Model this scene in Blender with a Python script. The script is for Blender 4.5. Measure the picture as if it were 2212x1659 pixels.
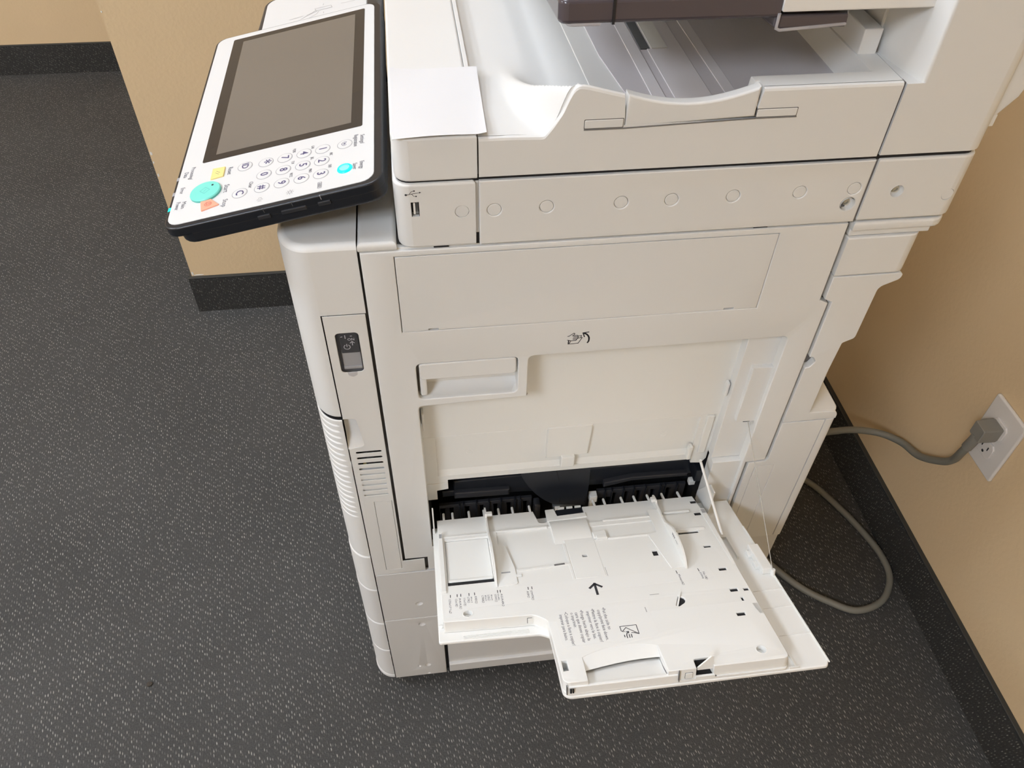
import bpy, bmesh, math, random
from mathutils import Matrix, Vector
random.seed(7)
for o_ in list(bpy.data.objects): bpy.data.objects.remove(o_)
sc = bpy.context.scene
COL = sc.collection

# ------------------------------------------------------------------ camera, world, exposure
cam = bpy.data.cameras.new('camera'); camo = bpy.data.objects.new('camera', cam); COL.objects.link(camo)
CR = [[0.9920666616, -0.1244615096, 0.0176938285], [-0.0779025102, -0.7191158394, -0.6905096729], [0.0986657886, 0.6836532324, -0.7231067141]]
cm = Matrix.Identity(4)
for i in range(3):
    cm[i][0] = CR[0][i]; cm[i][1] = -CR[1][i]; cm[i][2] = -CR[2][i]
cm.translation = (0, -0.5593, 1.283)
camo.matrix_world = cm
cam.sensor_width = 36; cam.lens = 36 * 1720 / 2212; cam.clip_start = 0.02; cam.clip_end = 50
sc.camera = camo
w = bpy.data.worlds.new('world'); sc.world = w; w.use_nodes = True
w.node_tree.nodes['Background'].inputs[0].default_value = (1, 0.97, 0.92, 1)
w.node_tree.nodes['Background'].inputs[1].default_value = 0.25
vs = sc.view_settings; vs.view_transform = 'Standard'; vs.look = 'None'; vs.exposure = -0.13; vs.gamma = 1; vs.use_curve_mapping = False
LIGHTS = [  # ceiling troffers: x, y, watts
    (-0.40, 0.30, 17.0), (-1.55, -1.95, 84.0), (-2.6, 0.4, 68.0)]
CEIL = 2.62

# ------------------------------------------------------------------ materials
def mat(name, col, rough=0.5, bump=0.0, bscale=900, metal=0, alpha=1, trans=0, emit=None, var=0.0, spec=0.5, coat=0):
    m = bpy.data.materials.new(name); m.use_nodes = True
    nt = m.node_tree; b = nt.nodes['Principled BSDF']
    b.inputs['Base Color'].default_value = (*col, 1); b.inputs['Roughness'].default_value = rough
    b.inputs['Metallic'].default_value = metal; b.inputs['Specular IOR Level'].default_value = spec
    b.inputs['Coat Weight'].default_value = coat
    if trans: b.inputs['Transmission Weight'].default_value = trans
    if alpha < 1: b.inputs['Alpha'].default_value = alpha
    if emit:
        b.inputs['Emission Color'].default_value = (*emit[0], 1); b.inputs['Emission Strength'].default_value = emit[1]
    tc = nt.nodes.new('ShaderNodeTexCoord')
    if var:
        n = nt.nodes.new('ShaderNodeTexNoise'); n.inputs['Scale'].default_value = 6; n.inputs['Detail'].default_value = 4
        nt.links.new(tc.outputs['Object'], n.inputs['Vector'])
        mx = nt.nodes.new('ShaderNodeMix'); mx.data_type = 'RGBA'
        mx.inputs[6].default_value = (*[c * (1 - var) for c in col], 1); mx.inputs[7].default_value = (*[min(1, c * (1 + var)) for c in col], 1)
        nt.links.new(n.outputs['Fac'], mx.inputs[0]); nt.links.new(mx.outputs[2], b.inputs['Base Color'])
    if bump:
        n = nt.nodes.new('ShaderNodeTexNoise'); n.inputs['Scale'].default_value = bscale; n.inputs['Detail'].default_value = 2
        nt.links.new(tc.outputs['Object'], n.inputs['Vector'])
        bp = nt.nodes.new('ShaderNodeBump'); bp.inputs['Strength'].default_value = bump; bp.inputs['Distance'].default_value = 0.0004
        nt.links.new(n.outputs['Fac'], bp.inputs['Height']); nt.links.new(bp.outputs['Normal'], b.inputs['Normal'])
    return m

WHITE = mat('offwhite_plastic', (0.76, 0.757, 0.738), 0.42, 0.05, 1500, var=0.015)
TRAYW = mat('tray_plastic', (0.80, 0.79, 0.755), 0.45, 0.05, 1500, var=0.01)
IVORY = mat('ivory_plastic', (0.77, 0.76, 0.72), 0.45, 0.05, 1500, var=0.012)
LOWER = mat('cabinet_plastic', (0.70, 0.693, 0.68), 0.45, 0.05, 1500, var=0.015)
LAV = mat('tray_floor_plastic', (0.62, 0.59, 0.605), 0.3, var=0.02)
LAV2 = mat('tray_floor_band', (0.72, 0.69, 0.70), 0.3, var=0.02)
BLACK = mat('black_plastic', (0.012, 0.014, 0.019), 0.33, 0.1, 1200)
BLACK2 = mat('charcoal_plastic', (0.03, 0.031, 0.036), 0.3, 0.1, 1200)
VOID = mat('dark_interior', (0.008, 0.008, 0.01), 0.7, 0.05)
GREY = mat('grey_plastic', (0.10, 0.105, 0.11), 0.4, 0.08)
MIDGREY = mat('mid_grey_plastic', (0.36, 0.36, 0.365), 0.35, 0.05)
GASKET = mat('gap_grey', (0.16, 0.155, 0.15), 0.6, 0.05)
FACE = mat('panel_faceplate', (0.70, 0.696, 0.685), 0.4, 0.03)
GLASSB = mat('screen_bezel_glass', (0.036, 0.032, 0.029), 0.18, var=0.03, spec=0.3)
LCD = mat('lcd_glass_haze', (0.175, 0.152, 0.126), 0.18, var=0.06, spec=0.25)  # taupe base colour carries the room's reflection on the screen
INK = mat('grey_print', (0.16, 0.15, 0.17), 0.6, 0.02)
INKD = mat('black_print', (0.03, 0.03, 0.035), 0.6, 0.02)
INKL = mat('light_print', (0.42, 0.41, 0.40), 0.6, 0.02)
INKV = mat('violet_print', (0.09, 0.075, 0.17), 0.6, 0.02)
INKW = mat('white_print', (0.62, 0.63, 0.66), 0.6, 0.02)
KEYR = mat('key_ring_grey', (0.36, 0.35, 0.36), 0.5, 0.02)
TEAL = mat('teal_key', (0.20, 0.72, 0.62), 0.35, 0.02)
TEALD = mat('teal_key_side', (0.11, 0.50, 0.44), 0.4, 0.02)
YEL = mat('yellow_key', (0.88, 0.70, 0.27), 0.4, 0.02)
ORA = mat('orange_key', (0.90, 0.40, 0.27), 0.4, 0.02)
CYAN = mat('lit_cyan_key', (0.0, 0.6, 0.6), 0.3, emit=((0.0, 0.95, 0.88), 0.95))
CYANW = mat('lit_cyan_centre', (0.1, 0.8, 0.8), 0.3, emit=((0.25, 1.0, 0.98), 1.0))
LEDG = mat('lit_green_led', (0, 0.6, 0.5), 0.3, emit=((0.0, 0.9, 0.65), 1.0))
STEEL = mat('zinc_screw', (0.50, 0.52, 0.52), 0.28, metal=1, var=0.05)
SMOKE = mat('smoked_translucent', (0.105, 0.088, 0.10), 0.14, trans=0.25, var=0.04)
CLEAR = mat('clear_plastic', (0.80, 0.80, 0.82), 0.06, alpha=0.03, spec=0.2)
FROST = mat('frosted_clear', (0.62, 0.60, 0.62), 0.25, alpha=0.6)
PAPER = mat('white_paper', (0.77, 0.765, 0.77), 0.8, 0.15, 300)
STICK = mat('label_film', (0.81, 0.80, 0.768), 0.5, 0.02)
CORD = mat('grey_cord', (0.205, 0.20, 0.172), 0.5, 0.05)
PLUGM = mat('grey_plug', (0.235, 0.225, 0.20), 0.5, 0.08)
PLATEW = mat('outlet_white', (0.74, 0.70, 0.66), 0.4, 0.03)
RUBBER = mat('rubber_trim', (0.035, 0.036, 0.034), 0.5, 0.05)
CHIP = mat('bare_plaster', (0.80, 0.78, 0.74), 0.9, 0.3, 200)
CRUMB = mat('brown_crumb', (0.05, 0.04, 0.03), 0.9, 0.3, 400)
STRING = mat('tray_string', (0.45, 0.43, 0.38), 0.6, 0.02)
CEILM = mat('ceiling_tile', (0.80, 0.78, 0.74), 0.9, 0.4, 60)
TROF = mat('troffer_diffuser', (0.9, 0.9, 0.88), 0.6, emit=((0.88, 0.97, 1.105), 1.0))
TROFF = mat('troffer_frame', (0.8, 0.8, 0.8), 0.4, 0.03)

def nodes(m): return m.node_tree.nodes, m.node_tree.links
def carpet(name, dark=1.0, vertical=False):
    m = bpy.data.materials.new(name); m.use_nodes = True; N, L = nodes(m); b = N['Principled BSDF']
    tc = N.new('ShaderNodeTexCoord')
    sx = N.new('ShaderNodeSeparateXYZ'); L.new(tc.outputs['Object'], sx.inputs[0])
    cb = N.new('ShaderNodeCombineXYZ')
    def mul(sock, k):
        q = N.new('ShaderNodeMath'); q.operation = 'MULTIPLY'; L.new(sock, q.inputs[0]); q.inputs[1].default_value = k; return q.outputs[0]
    def add(a, bq):
        q = N.new('ShaderNodeMath'); q.operation = 'ADD'; L.new(a, q.inputs[0]); L.new(bq, q.inputs[1]); return q.outputs[0]
    if vertical:
        u_, v_ = add(sx.outputs['X'], sx.outputs['Y']), sx.outputs['Z']
    else:
        u_, v_ = sx.outputs['X'], sx.outputs['Y']
    skew = add(u_, mul(v_, 0.12))
    L.new(mul(skew, 250), cb.inputs[0]); L.new(add(mul(v_, 98), mul(u_, 74)), cb.inputs[1])
    no = N.new('ShaderNodeTexNoise'); no.inputs['Scale'].default_value = 160; no.inputs['Detail'].default_value = 2
    L.new(tc.outputs['Object'], no.inputs['Vector'])
    vo = N.new('ShaderNodeTexVoronoi'); vo.voronoi_dimensions = '2D'; vo.inputs['Randomness'].default_value = 0.5; vo.inputs['Scale'].default_value = 1.0
    L.new(cb.outputs[0], vo.inputs['Vector'])
    dd = add(vo.outputs['Distance'], mul(no.outputs['Fac'], 0.30))
    rp_ = N.new('ShaderNodeMapRange'); rp_.inputs[1].default_value = 0.24; rp_.inputs[2].default_value = 0.42; rp_.inputs[3].default_value = 1; rp_.inputs[4].default_value = 0
    L.new(dd, rp_.inputs[0])
    sc_ = N.new('ShaderNodeSeparateColor'); L.new(vo.outputs['Color'], sc_.inputs[0])
    pw = N.new('ShaderNodeMath'); pw.operation = 'POWER'; L.new(sc_.outputs[0], pw.inputs[0]); pw.inputs[1].default_value = 1.6
    fm = N.new('ShaderNodeMath'); fm.operation = 'MULTIPLY'; L.new(rp_.outputs[0], fm.inputs[0]); L.new(pw.outputs[0], fm.inputs[1])
    n2 = N.new('ShaderNodeTexNoise'); n2.inputs['Scale'].default_value = 420; n2.inputs['Detail'].default_value = 3; L.new(tc.outputs['Object'], n2.inputs['Vector'])
    base = N.new('ShaderNodeMix'); base.data_type = 'RGBA'
    base.inputs[6].default_value = (0.046 * dark, 0.045 * dark, 0.043 * dark, 1); base.inputs[7].default_value = (0.112 * dark, 0.109 * dark, 0.103 * dark, 1)
    L.new(n2.outputs['Fac'], base.inputs[0])
    n3 = N.new('ShaderNodeTexNoise'); n3.inputs['Scale'].default_value = 3.5; n3.inputs['Detail'].default_value = 3; L.new(tc.outputs['Object'], n3.inputs['Vector'])
    blot = N.new('ShaderNodeMix'); blot.data_type = 'RGBA'; blot.blend_type = 'MULTIPLY'; blot.inputs[0].default_value = 0.35
    L.new(base.outputs[2], blot.inputs[6]); L.new(n3.outputs['Fac'], blot.inputs[7])
    fin = N.new('ShaderNodeMix'); fin.data_type = 'RGBA'
    L.new(fm.outputs[0], fin.inputs[0]); L.new(blot.outputs[2], fin.inputs[6]); fin.inputs[7].default_value = (0.36 * dark, 0.35 * dark, 0.315 * dark, 1)
    L.new(fin.outputs[2], b.inputs['Base Color']); b.inputs['Roughness'].default_value = 0.95; b.inputs['Specular IOR Level'].default_value = 0.15
    bp = N.new('ShaderNodeBump'); bp.inputs['Strength'].default_value = 0.6; bp.inputs['Distance'].default_value = 0.002
    hs = add(fm.outputs[0], n2.outputs['Fac']); L.new(hs, bp.inputs['Height']); L.new(bp.outputs['Normal'], b.inputs['Normal'])
    return m
CARPET = carpet('woven_carpet'); CARPETV = carpet('carpet_base', 0.62, True)

def paint(name):
    m = bpy.data.materials.new(name); m.use_nodes = True; N, L = nodes(m); b = N['Principled BSDF']
    tc = N.new('ShaderNodeTexCoord')
    n1 = N.new('ShaderNodeTexNoise'); n1.inputs['Scale'].default_value = 2.2; n1.inputs['Detail'].default_value = 5; L.new(tc.outputs['Object'], n1.inputs['Vector'])
    r = N.new('ShaderNodeValToRGB'); r.color_ramp.elements[0].position = 0.25; r.color_ramp.elements[1].position = 0.75
    r.color_ramp.elements[0].color = (0.69, 0.52, 0.315, 1); r.color_ramp.elements[1].color = (0.75, 0.565, 0.345, 1)
    L.new(n1.outputs['Fac'], r.inputs[0])
    ns = N.new('ShaderNodeTexNoise'); ns.inputs['Scale'].default_value = 7; ns.inputs['Detail'].default_value = 7; ns.inputs['Roughness'].default_value = 0.7; L.new(tc.outputs['Object'], ns.inputs['Vector'])
    mr = N.new('ShaderNodeMapRange'); mr.inputs[1].default_value = 0.66; mr.inputs[2].default_value = 0.80; mr.inputs[4].default_value = 0.35; L.new(ns.outputs['Fac'], mr.inputs[0])
    mx = N.new('ShaderNodeMix'); mx.data_type = 'RGBA'; L.new(mr.outputs[0], mx.inputs[0]); L.new(r.outputs[0], mx.inputs[6]); mx.inputs[7].default_value = (0.42, 0.31, 0.19, 1)
    L.new(mx.outputs[2], b.inputs['Base Color']); b.inputs['Roughness'].default_value = 0.6; b.inputs['Specular IOR Level'].default_value = 0.3
    n2 = N.new('ShaderNodeTexNoise'); n2.inputs['Scale'].default_value = 130; n2.inputs['Detail'].default_value = 3; L.new(tc.outputs['Object'], n2.inputs['Vector'])
    bp = N.new('ShaderNodeBump'); bp.inputs['Strength'].default_value = 0.25; bp.inputs['Distance'].default_value = 0.002
    L.new(n2.outputs['Fac'], bp.inputs['Height']); L.new(bp.outputs['Normal'], b.inputs['Normal'])
    return m
TAN = paint('tan_wall_paint')

# ------------------------------------------------------------------ helpers (all lengths in mm)
S = 0.001
SC = Matrix.Diagonal((S, S, S, 1))
def link(name, me, mats, parent=None, kind=None, label=None, cat=None, group=None):
    o = bpy.data.objects.new(name, me); COL.objects.link(o)
    if mats is not None:
        for m in (mats if isinstance(mats, (list, tuple)) else [mats]): me.materials.append(m)
    if parent is not None:
        o.parent = parent
        if parent.type == 'EMPTY': o.matrix_parent_inverse = Matrix.Translation(-parent.location)
    if kind: o['kind'] = kind
    if label: o['label'] = label
    if cat: o['category'] = cat
    if group: o['group'] = group
    return o
def smooth(me, ang=32):
    for p in me.polygons: p.use_smooth = True
    me.set_sharp_from_angle(angle=math.radians(ang))
    # keep big flat faces flat: edges against narrow bevel strips are sharp
    ef = {}
    for p in me.polygons:
        for k in p.edge_keys: ef.setdefault(k, []).append(p)
    for e in me.edges:
        f = ef.get(tuple(sorted(e.vertices)))
        if f and len(f) == 2:
            a, b = f[0].area, f[1].area
            if max(a, b) > 5 * min(a, b) and f[0].normal.dot(f[1].normal) < 0.9985: e.use_edge_sharp = True
def root(name, loc, label, cat):
    o = bpy.data.objects.new(name, None); COL.objects.link(o); o.location = Vector(loc) * S
    o.empty_display_size = 0.05; o['label'] = label; o['category'] = cat; return o
def rp(pts, seg=5):
    """polygon with optional corner radius as third item -> list of 2D points"""
    out = []; n = len(pts)
    for i, p in enumerate(pts):
        if len(p) < 3 or p[2] <= 0: out.append((p[0], p[1])); continue
        c = Vector(p[:2]); a = Vector(pts[i - 1][:2]); b = Vector(pts[(i + 1) % n][:2])
        d1 = (a - c).normalized(); d2 = (b - c).normalized()
        an = d1.angle(d2); t = p[2] / math.tan(an / 2)
        cc = c + (d1 + d2).normalized() * (p[2] / math.sin(an / 2))
        s = c + d1 * t - cc; e = c + d2 * t - cc
        a0 = math.atan2(s.y, s.x); a1 = math.atan2(e.y, e.x); da = (a1 - a0 + math.pi) % (2 * math.pi) - math.pi
        for k in range(seg + 1):
            q = a0 + da * k / seg; out.append((cc.x + p[2] * math.cos(q), cc.y + p[2] * math.sin(q)))
    return out
def rect(x0, x1, y0, y1, r=0, seg=5): return rp([(x0, y0, r), (x1, y0, r), (x1, y1, r), (x0, y1, r)], seg)
def circ(x, y, r, n=24): return [(x + r * math.cos(2 * math.pi * k / n), y + r * math.sin(2 * math.pi * k / n)) for k in range(n)]
# frames: local (a, b, c) with c = 0 at the visible surface, material towards -c
def FXZ(y0): return Matrix(((1, 0, 0, 0), (0, 0, -1, y0), (0, 1, 0, 0), (0, 0, 0, 1)))       # faces -Y
def FXY(z0): return Matrix.Translation((0, 0, z0))                                           # faces +Z
def FYZ(x0): return Matrix(((0, 0, -1, x0), (-1, 0, 0, 0), (0, 1, 0, 0), (0, 0, 0, 1)))      # faces -X, a = -y
TA = math.radians(20); TOx, TOz = 160.85, 446.55
TB = Vector((0, math.cos(TA), -math.sin(TA))); TW = Vector((0, math.sin(TA), math.cos(TA)))
def FT(w0):                                                                                  # tray plane, a = u, b = -v
    o = Vector((TOx, 0, TOz)) + TW * w0
    return Matrix(((1, TB.x, TW.x, o.x), (0, TB.y, TW.y, o.y), (0, TB.z, TW.z, o.z), (0, 0, 0, 1)))
PM = Matrix(((-0.0100096, 0.9783087, -0.2069105, -113.709), (-0.9995521, -0.0156254, -0.0255247, 217.981), (-0.0282041, 0.2065623, 0.9780269, 920.732), (0, 0, 0, 1)))
def FP(c0): return PM @ Matrix.Translation((0, 0, c0))
def tv(pts): return [(p[0], -p[1]) + tuple(p[2:]) for p in pts]

def curve_mesh(outer, holes, th, bev, res=2):
    cu = bpy.data.curves.new('tmp', 'CURVE'); cu.dimensions = '2D'; cu.fill_mode = 'BOTH'
    cu.extrude = max(th / 2 - bev, 1e-5); cu.bevel_depth = bev; cu.bevel_resolution = res; cu.offset = -bev
    for pts in [outer] + list(holes):
        sp = cu.splines.new('POLY'); sp.points.add(len(pts) - 1); sp.use_cyclic_u = True
        for p, q in zip(sp.points, pts): p.co = (q[0], q[1], 0, 1)
    ob = bpy.data.objects.new('tmp', cu)
    me = bpy.data.meshes.new_from_object(ob); bpy.data.objects.remove(ob); bpy.data.curves.remove(cu)
    me.materials.clear()
    me.transform(Matrix.Translation((0, 0, -th / 2)))
    return me
def weld(me, M, ang=32):
    me.transform(SC @ M)
    bm = bmesh.new(); bm.from_mesh(me); bmesh.ops.remove_doubles(bm, verts=bm.verts, dist=1e-6); bmesh.ops.recalc_face_normals(bm, faces=bm.faces)
    bm.to_mesh(me); bm.free(); smooth(me, ang); return me
def plate(name, outer, th, m, parent, F, holes=(), bev=0.6, res=2, **kw):
    return link(name, weld(curve_mesh(outer, holes, th, bev, res), F), m, parent, **kw)
def bmobj(name, bm, m, parent, F=None, ang=32, **kw):
    me = bpy.data.meshes.new(name); bmesh.ops.recalc_face_normals(bm, faces=bm.faces); bm.to_mesh(me); bm.free()
    me.transform(SC @ (F if F is not None else Matrix.Identity(4))); smooth(me, ang); return link(name, me, m, parent, **kw)
def bbox(bm, x0, x1, y0, y1, z0, z1, bev=0, seg=2):
    r = bmesh.ops.create_cube(bm, size=1); vs_ = r['verts']
    for v in vs_: v.co = ((x0 + x1) / 2 + v.co.x * (x1 - x0), (y0 + y1) / 2 + v.co.y * (y1 - y0), (z0 + z1) / 2 + v.co.z * (z1 - z0))
    if bev:
        es = list({e for v in vs_ for e in v.link_edges})
        bmesh.ops.bevel(bm, geom=es, offset=bev, segments=seg, affect='EDGES', profile=0.5)
def box(name, x0, x1, y0, y1, z0, z1, m, parent=None, bev=0, F=None, seg=2, **kw):
    bm = bmesh.new(); bbox(bm, x0, x1, y0, y1, z0, z1, bev, seg); return bmobj(name, bm, m, parent, F, **kw)
def boxes(name, lst, m, parent, F=None, **kw):
    bm = bmesh.new()
    for b in lst: bbox(bm, *b)
    return bmobj(name, bm, m, parent, F, **kw)
def lathe(name, prof, m, parent, F, x=0, y=0, n=28, sx=1, sy=1, **kw):
    """prof: (r, c, material index of the ring that ends here)"""
    bm = bmesh.new(); rings = []
    for r, c, _ in prof:
        rings.append([bm.verts.new((x + sx * r * math.cos(2 * math.pi * k / n), y + sy * r * math.sin(2 * math.pi * k / n), c)) for k in range(n)])
    for i in range(1, len(rings)):
        for k in range(n):
            f = bm.faces.new((rings[i - 1][k], rings[i - 1][(k + 1) % n], rings[i][(k + 1) % n], rings[i][k])); f.material_index = prof[i][2]
    f = bm.faces.new(rings[-1]); f.material_index = prof[-1][2]
    return bmobj(name, bm, m, parent, F, **kw)
def tube(name, pts, r, m, parent, smoothpath=True, n=12, **kw):
    cu = bpy.data.curves.new('tmp', 'CURVE'); cu.dimensions = '3D'; cu.bevel_depth = r; cu.bevel_resolution = 3; cu.use_fill_caps = True
    if smoothpath:
        sp = cu.splines.new('NURBS'); sp.points.add(len(pts) - 1); sp.order_u = 4; sp.use_endpoint_u = True; sp.resolution_u = n
    else:
        sp = cu.splines.new('POLY'); sp.points.add(len(pts) - 1)
    for p, q in zip(sp.points, pts): p.co = (*q, 1)
    ob = bpy.data.objects.new('tmp', cu); me = bpy.data.meshes.new_from_object(ob); bpy.data.objects.remove(ob); bpy.data.curves.remove(cu)
    me.materials.clear(); me.transform(SC); smooth(me, 40); return link(name, me, m, parent, **kw)
def interp(pts, k=10):
    """Catmull-Rom through the points"""
    P = [Vector(p) for p in pts]; P = [2 * P[0] - P[1]] + P + [2 * P[-1] - P[-2]]; out = []
    for i in range(1, len(P) - 2):
        for j in range(k):
            t = j / k; a, b, c, d = P[i - 1:i + 3]
            out.append(0.5 * (2 * b + (c - a) * t + (2 * a - 5 * b + 4 * c - d) * t * t + (3 * b - a - 3 * c + d) * t ** 3))
    out.append(P[-2]); return [tuple(p) for p in out]
def text(name, s, size, x, y, m, parent, F, rot=0, c=0.12, sx=1.0, align='LEFT', th=0.06, bold=0.0, **kw):
    cu = bpy.data.curves.new('tmp', 'FONT'); cu.body = s; cu.size = size; cu.align_x = align; cu.align_y = 'CENTER'; cu.extrude = th / 2; cu.resolution_u = 2; cu.offset = bold
    ob = bpy.data.objects.new('tmp', cu); me = bpy.data.meshes.new_from_object(ob); bpy.data.objects.remove(ob); bpy.data.curves.remove(cu)
    me.materials.clear()
    me.transform(SC @ F @ Matrix.Translation((x, y, c)) @ Matrix.Rotation(rot, 4, 'Z') @ Matrix.Diagonal((sx, 1, 1, 1)))
    return link(name, me, m, parent, **kw)
def strokes(name, lines, wd, m, parent, F, c=0.12, th=0.06, **kw):
    """flat printed line drawing: list of polylines"""
    bm = bmesh.new()
    for L_ in lines:
        pts = L_[0] if isinstance(L_, tuple) and isinstance(L_[1], (int, float)) and isinstance(L_[0], list) else L_
        ww = L_[1] if pts is not L_ else wd
        for a, b in zip(pts[:-1], pts[1:]):
            a = Vector(a); b = Vector(b); d = b - a
            if d.length < 1e-6: continue
            d.normalize(); n = Vector((-d.y, d.x)) * ww / 2; e = d * ww * 0.35
            q = [a - e + n, a - e - n, b + e - n, b + e + n]
            v0 = [bm.verts.new((p.x, p.y, c)) for p in q]; bm.faces.new(v0)
    return bmobj(name, bm, m, parent, F, **kw)
def fillpoly(name, pts, m, parent, F, c=0.12, **kw):
    bm = bmesh.new(); bm.faces.new([bm.verts.new((p[0], p[1], c)) for p in pts]); return bmobj(name, bm, m, parent, F, **kw)
def arc(x, y, r, a0, a1, n=12): return [(x + r * math.cos(math.radians(a0 + (a1 - a0) * k / n)), y + r * math.sin(math.radians(a0 + (a1 - a0) * k / n))) for k in range(n + 1)]
def cut(o, bm_list):
    """apply boolean differences (cutters given as bmesh in mm, with frame)"""
    for bm, F in bm_list:
        me = bpy.data.meshes.new('cut'); bmesh.ops.recalc_face_normals(bm, faces=bm.faces); bm.to_mesh(me); bm.free(); me.transform(SC @ F)
        co = bpy.data.objects.new('cut', me); COL.objects.link(co)
        md = o.modifiers.new('b', 'BOOLEAN'); md.object = co; md.operation = 'DIFFERENCE'; md.solver = 'EXACT'
        dg = bpy.context.evaluated_depsgraph_get()
        nm = bpy.data.meshes.new_from_object(o.evaluated_get(dg)); o.modifiers.clear()
        old = o.data; o.data = nm; bpy.data.meshes.remove(old); bpy.data.objects.remove(co); bpy.data.meshes.remove(me)
    smooth(o.data)
def cyl_bm(x, y, r, c0, c1, n=28):
    bm = bmesh.new(); a = [bm.verts.new((*p, c0)) for p in circ(x, y, r, n)]; b = [bm.verts.new((*p, c1)) for p in circ(x, y, r, n)]
    bm.faces.new(a); bm.faces.new(b)
    for k in range(n): bm.faces.new((a[k], a[(k + 1) % n], b[(k + 1) % n], b[k]))
    return bm
def grid(name, rows, m, parent, skip=None, F=None, ang=32, close=False, **kw):
    bm = bmesh.new(); V = [[bm.verts.new(p) for p in r] for r in rows]
    for i in range(len(V) - 1):
        for j in range(len(V[0]) - 1):
            if skip and skip(i, j): continue
            bm.faces.new((V[i][j], V[i][j + 1], V[i + 1][j + 1], V[i + 1][j]))
    for v in [v for v in bm.verts if not v.link_faces]: bm.verts.remove(v)
    return bmobj(name, bm, m, parent, F, ang, **kw)

# ------------------------------------------------------------------ room
WX = 818.0            # right wall plane
def st(name, x0, x1, y0, y1, z0, z1, m, parent=None, **kw): return box(name, x0, x1, y0, y1, z0, z1, m, parent, kind=None if parent else 'structure', **kw)
st('floor', -3300, 900, -3300, 2500, -60, 0, CARPET)
wr = st('wall_right', WX, WX + 100, -3300, 984, 0, CEIL * 1000, TAN)
wb = st('wall_middle', -538, WX, 984, 2400, 0, CEIL * 1000, TAN)
st('wall_back', -3300, -538, 2312, 2412, 0, CEIL * 1000, TAN)
st('wall_left', -3400, -3300, -3300, 2412, 0, CEIL * 1000, TAN)
st('wall_front', -3300, 918, -3400, -3300, 0, CEIL * 1000, TAN)
st('ceiling', -3400, 918, -3400, 2412, CEIL * 1000, CEIL * 1000 + 60, CEILM)
def base(name, x0, x1, y0, y1, capax):
    b = st(name, x0, x1, y0, y1, 0, 97, CARPETV)
    box('rubber_cap', x0, x1, y0, y1, 97, 101, RUBBER, b, bev=1.2)
base('baseboard_right', WX - 9, WX, -3300, 974, 0)
base('baseboard_middle', -545, WX - 9, 975, 984, 0)
base('baseboard_corner', -547, -538, 984, 2303, 0)
base('baseboard_back', -3300, -547, 2303, 2312, 0)
CHIPS = ((108, 14, 6), (103, 4, 30), (418, 11, 6), (398, 6, 4), (368, 10, 5), (700, 5, 3))
# chipped plaster along the corner of the middle wall
for (z, h, wd_) in CHIPS:
    bm = bmesh.new(); pts = []
    for k in range(9):
        q = 2 * math.pi * k / 9; pts.append((-537.5 + wd_ * 0.5 + wd_ * 0.5 * math.cos(q) * random.uniform(.6, 1), z + h / 2 * math.sin(q) * random.uniform(.6, 1)))
    me = curve_mesh(pts, (), 1.2, 0.3); weld(me, FXZ(983.4)); bm.free()
    link('paint_chip', me, CHIP, wb)
for i, (lx, ly, lw) in enumerate(LIGHTS):
    t = root('ceiling_light', (lx * 1000, ly * 1000, CEIL * 1000), ['recessed ceiling light panel nearest above the copier control panel', 'recessed ceiling light panel over the open floor on the tray side of the copier', 'recessed ceiling light panel farthest from the copier'][i], 'ceiling light')
    t['group'] = 'ceiling light panels'
    x, y = lx * 1000, ly * 1000; z = CEIL * 1000
    plate('frame', rect(x - 310, x + 310, y - 610, y + 610), 12, TROFF, t, FXY(z + 4), holes=[rect(x - 285, x + 285, y - 585, y + 585)], bev=1)
    bm = bmesh.new(); bbox(bm, x - 287, x + 287, y - 587, y + 587, z - 6, z - 1); d = bmobj('diffuser', bm, None, t)
    m = TROF.copy(); m.name = 'troffer_diffuser'; b = m.node_tree.nodes['Principled BSDF']
    b.inputs['Emission Strength'].default_value = lw / 3.14159 / 0.66
    d.data.materials.append(m)

# ------------------------------------------------------------------ the copier
CP = root('multifunction_copier', (175, 280, 0), 'off-white office multifunction copier with its side paper tray folded open', 'copier')
XF, XS, XR, YB = -124.0, -96.5, 464.0, 560.0
# dark inner chassis
core = boxes('chassis', [(-92, -60, 9, 300, 27, 868), (-60, -22, 9, 300, 27, 868), (-22, 455, 9, 110, 27, 398), (-22, 424, 9, 110, 738, 868), (377, 424, 9, 110, 398, 738), (-22, 424, 110, YB, 27, 868), (424, 455, 9, YB, 27, 590)], GASKET, CP)
for cx_ in (-70, 380):
    for cy_ in (60, 440): box('caster', cx_, cx_ + 30, cy_, cy_ + 40, 0, 28, BLACK, CP, bev=6)

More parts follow.
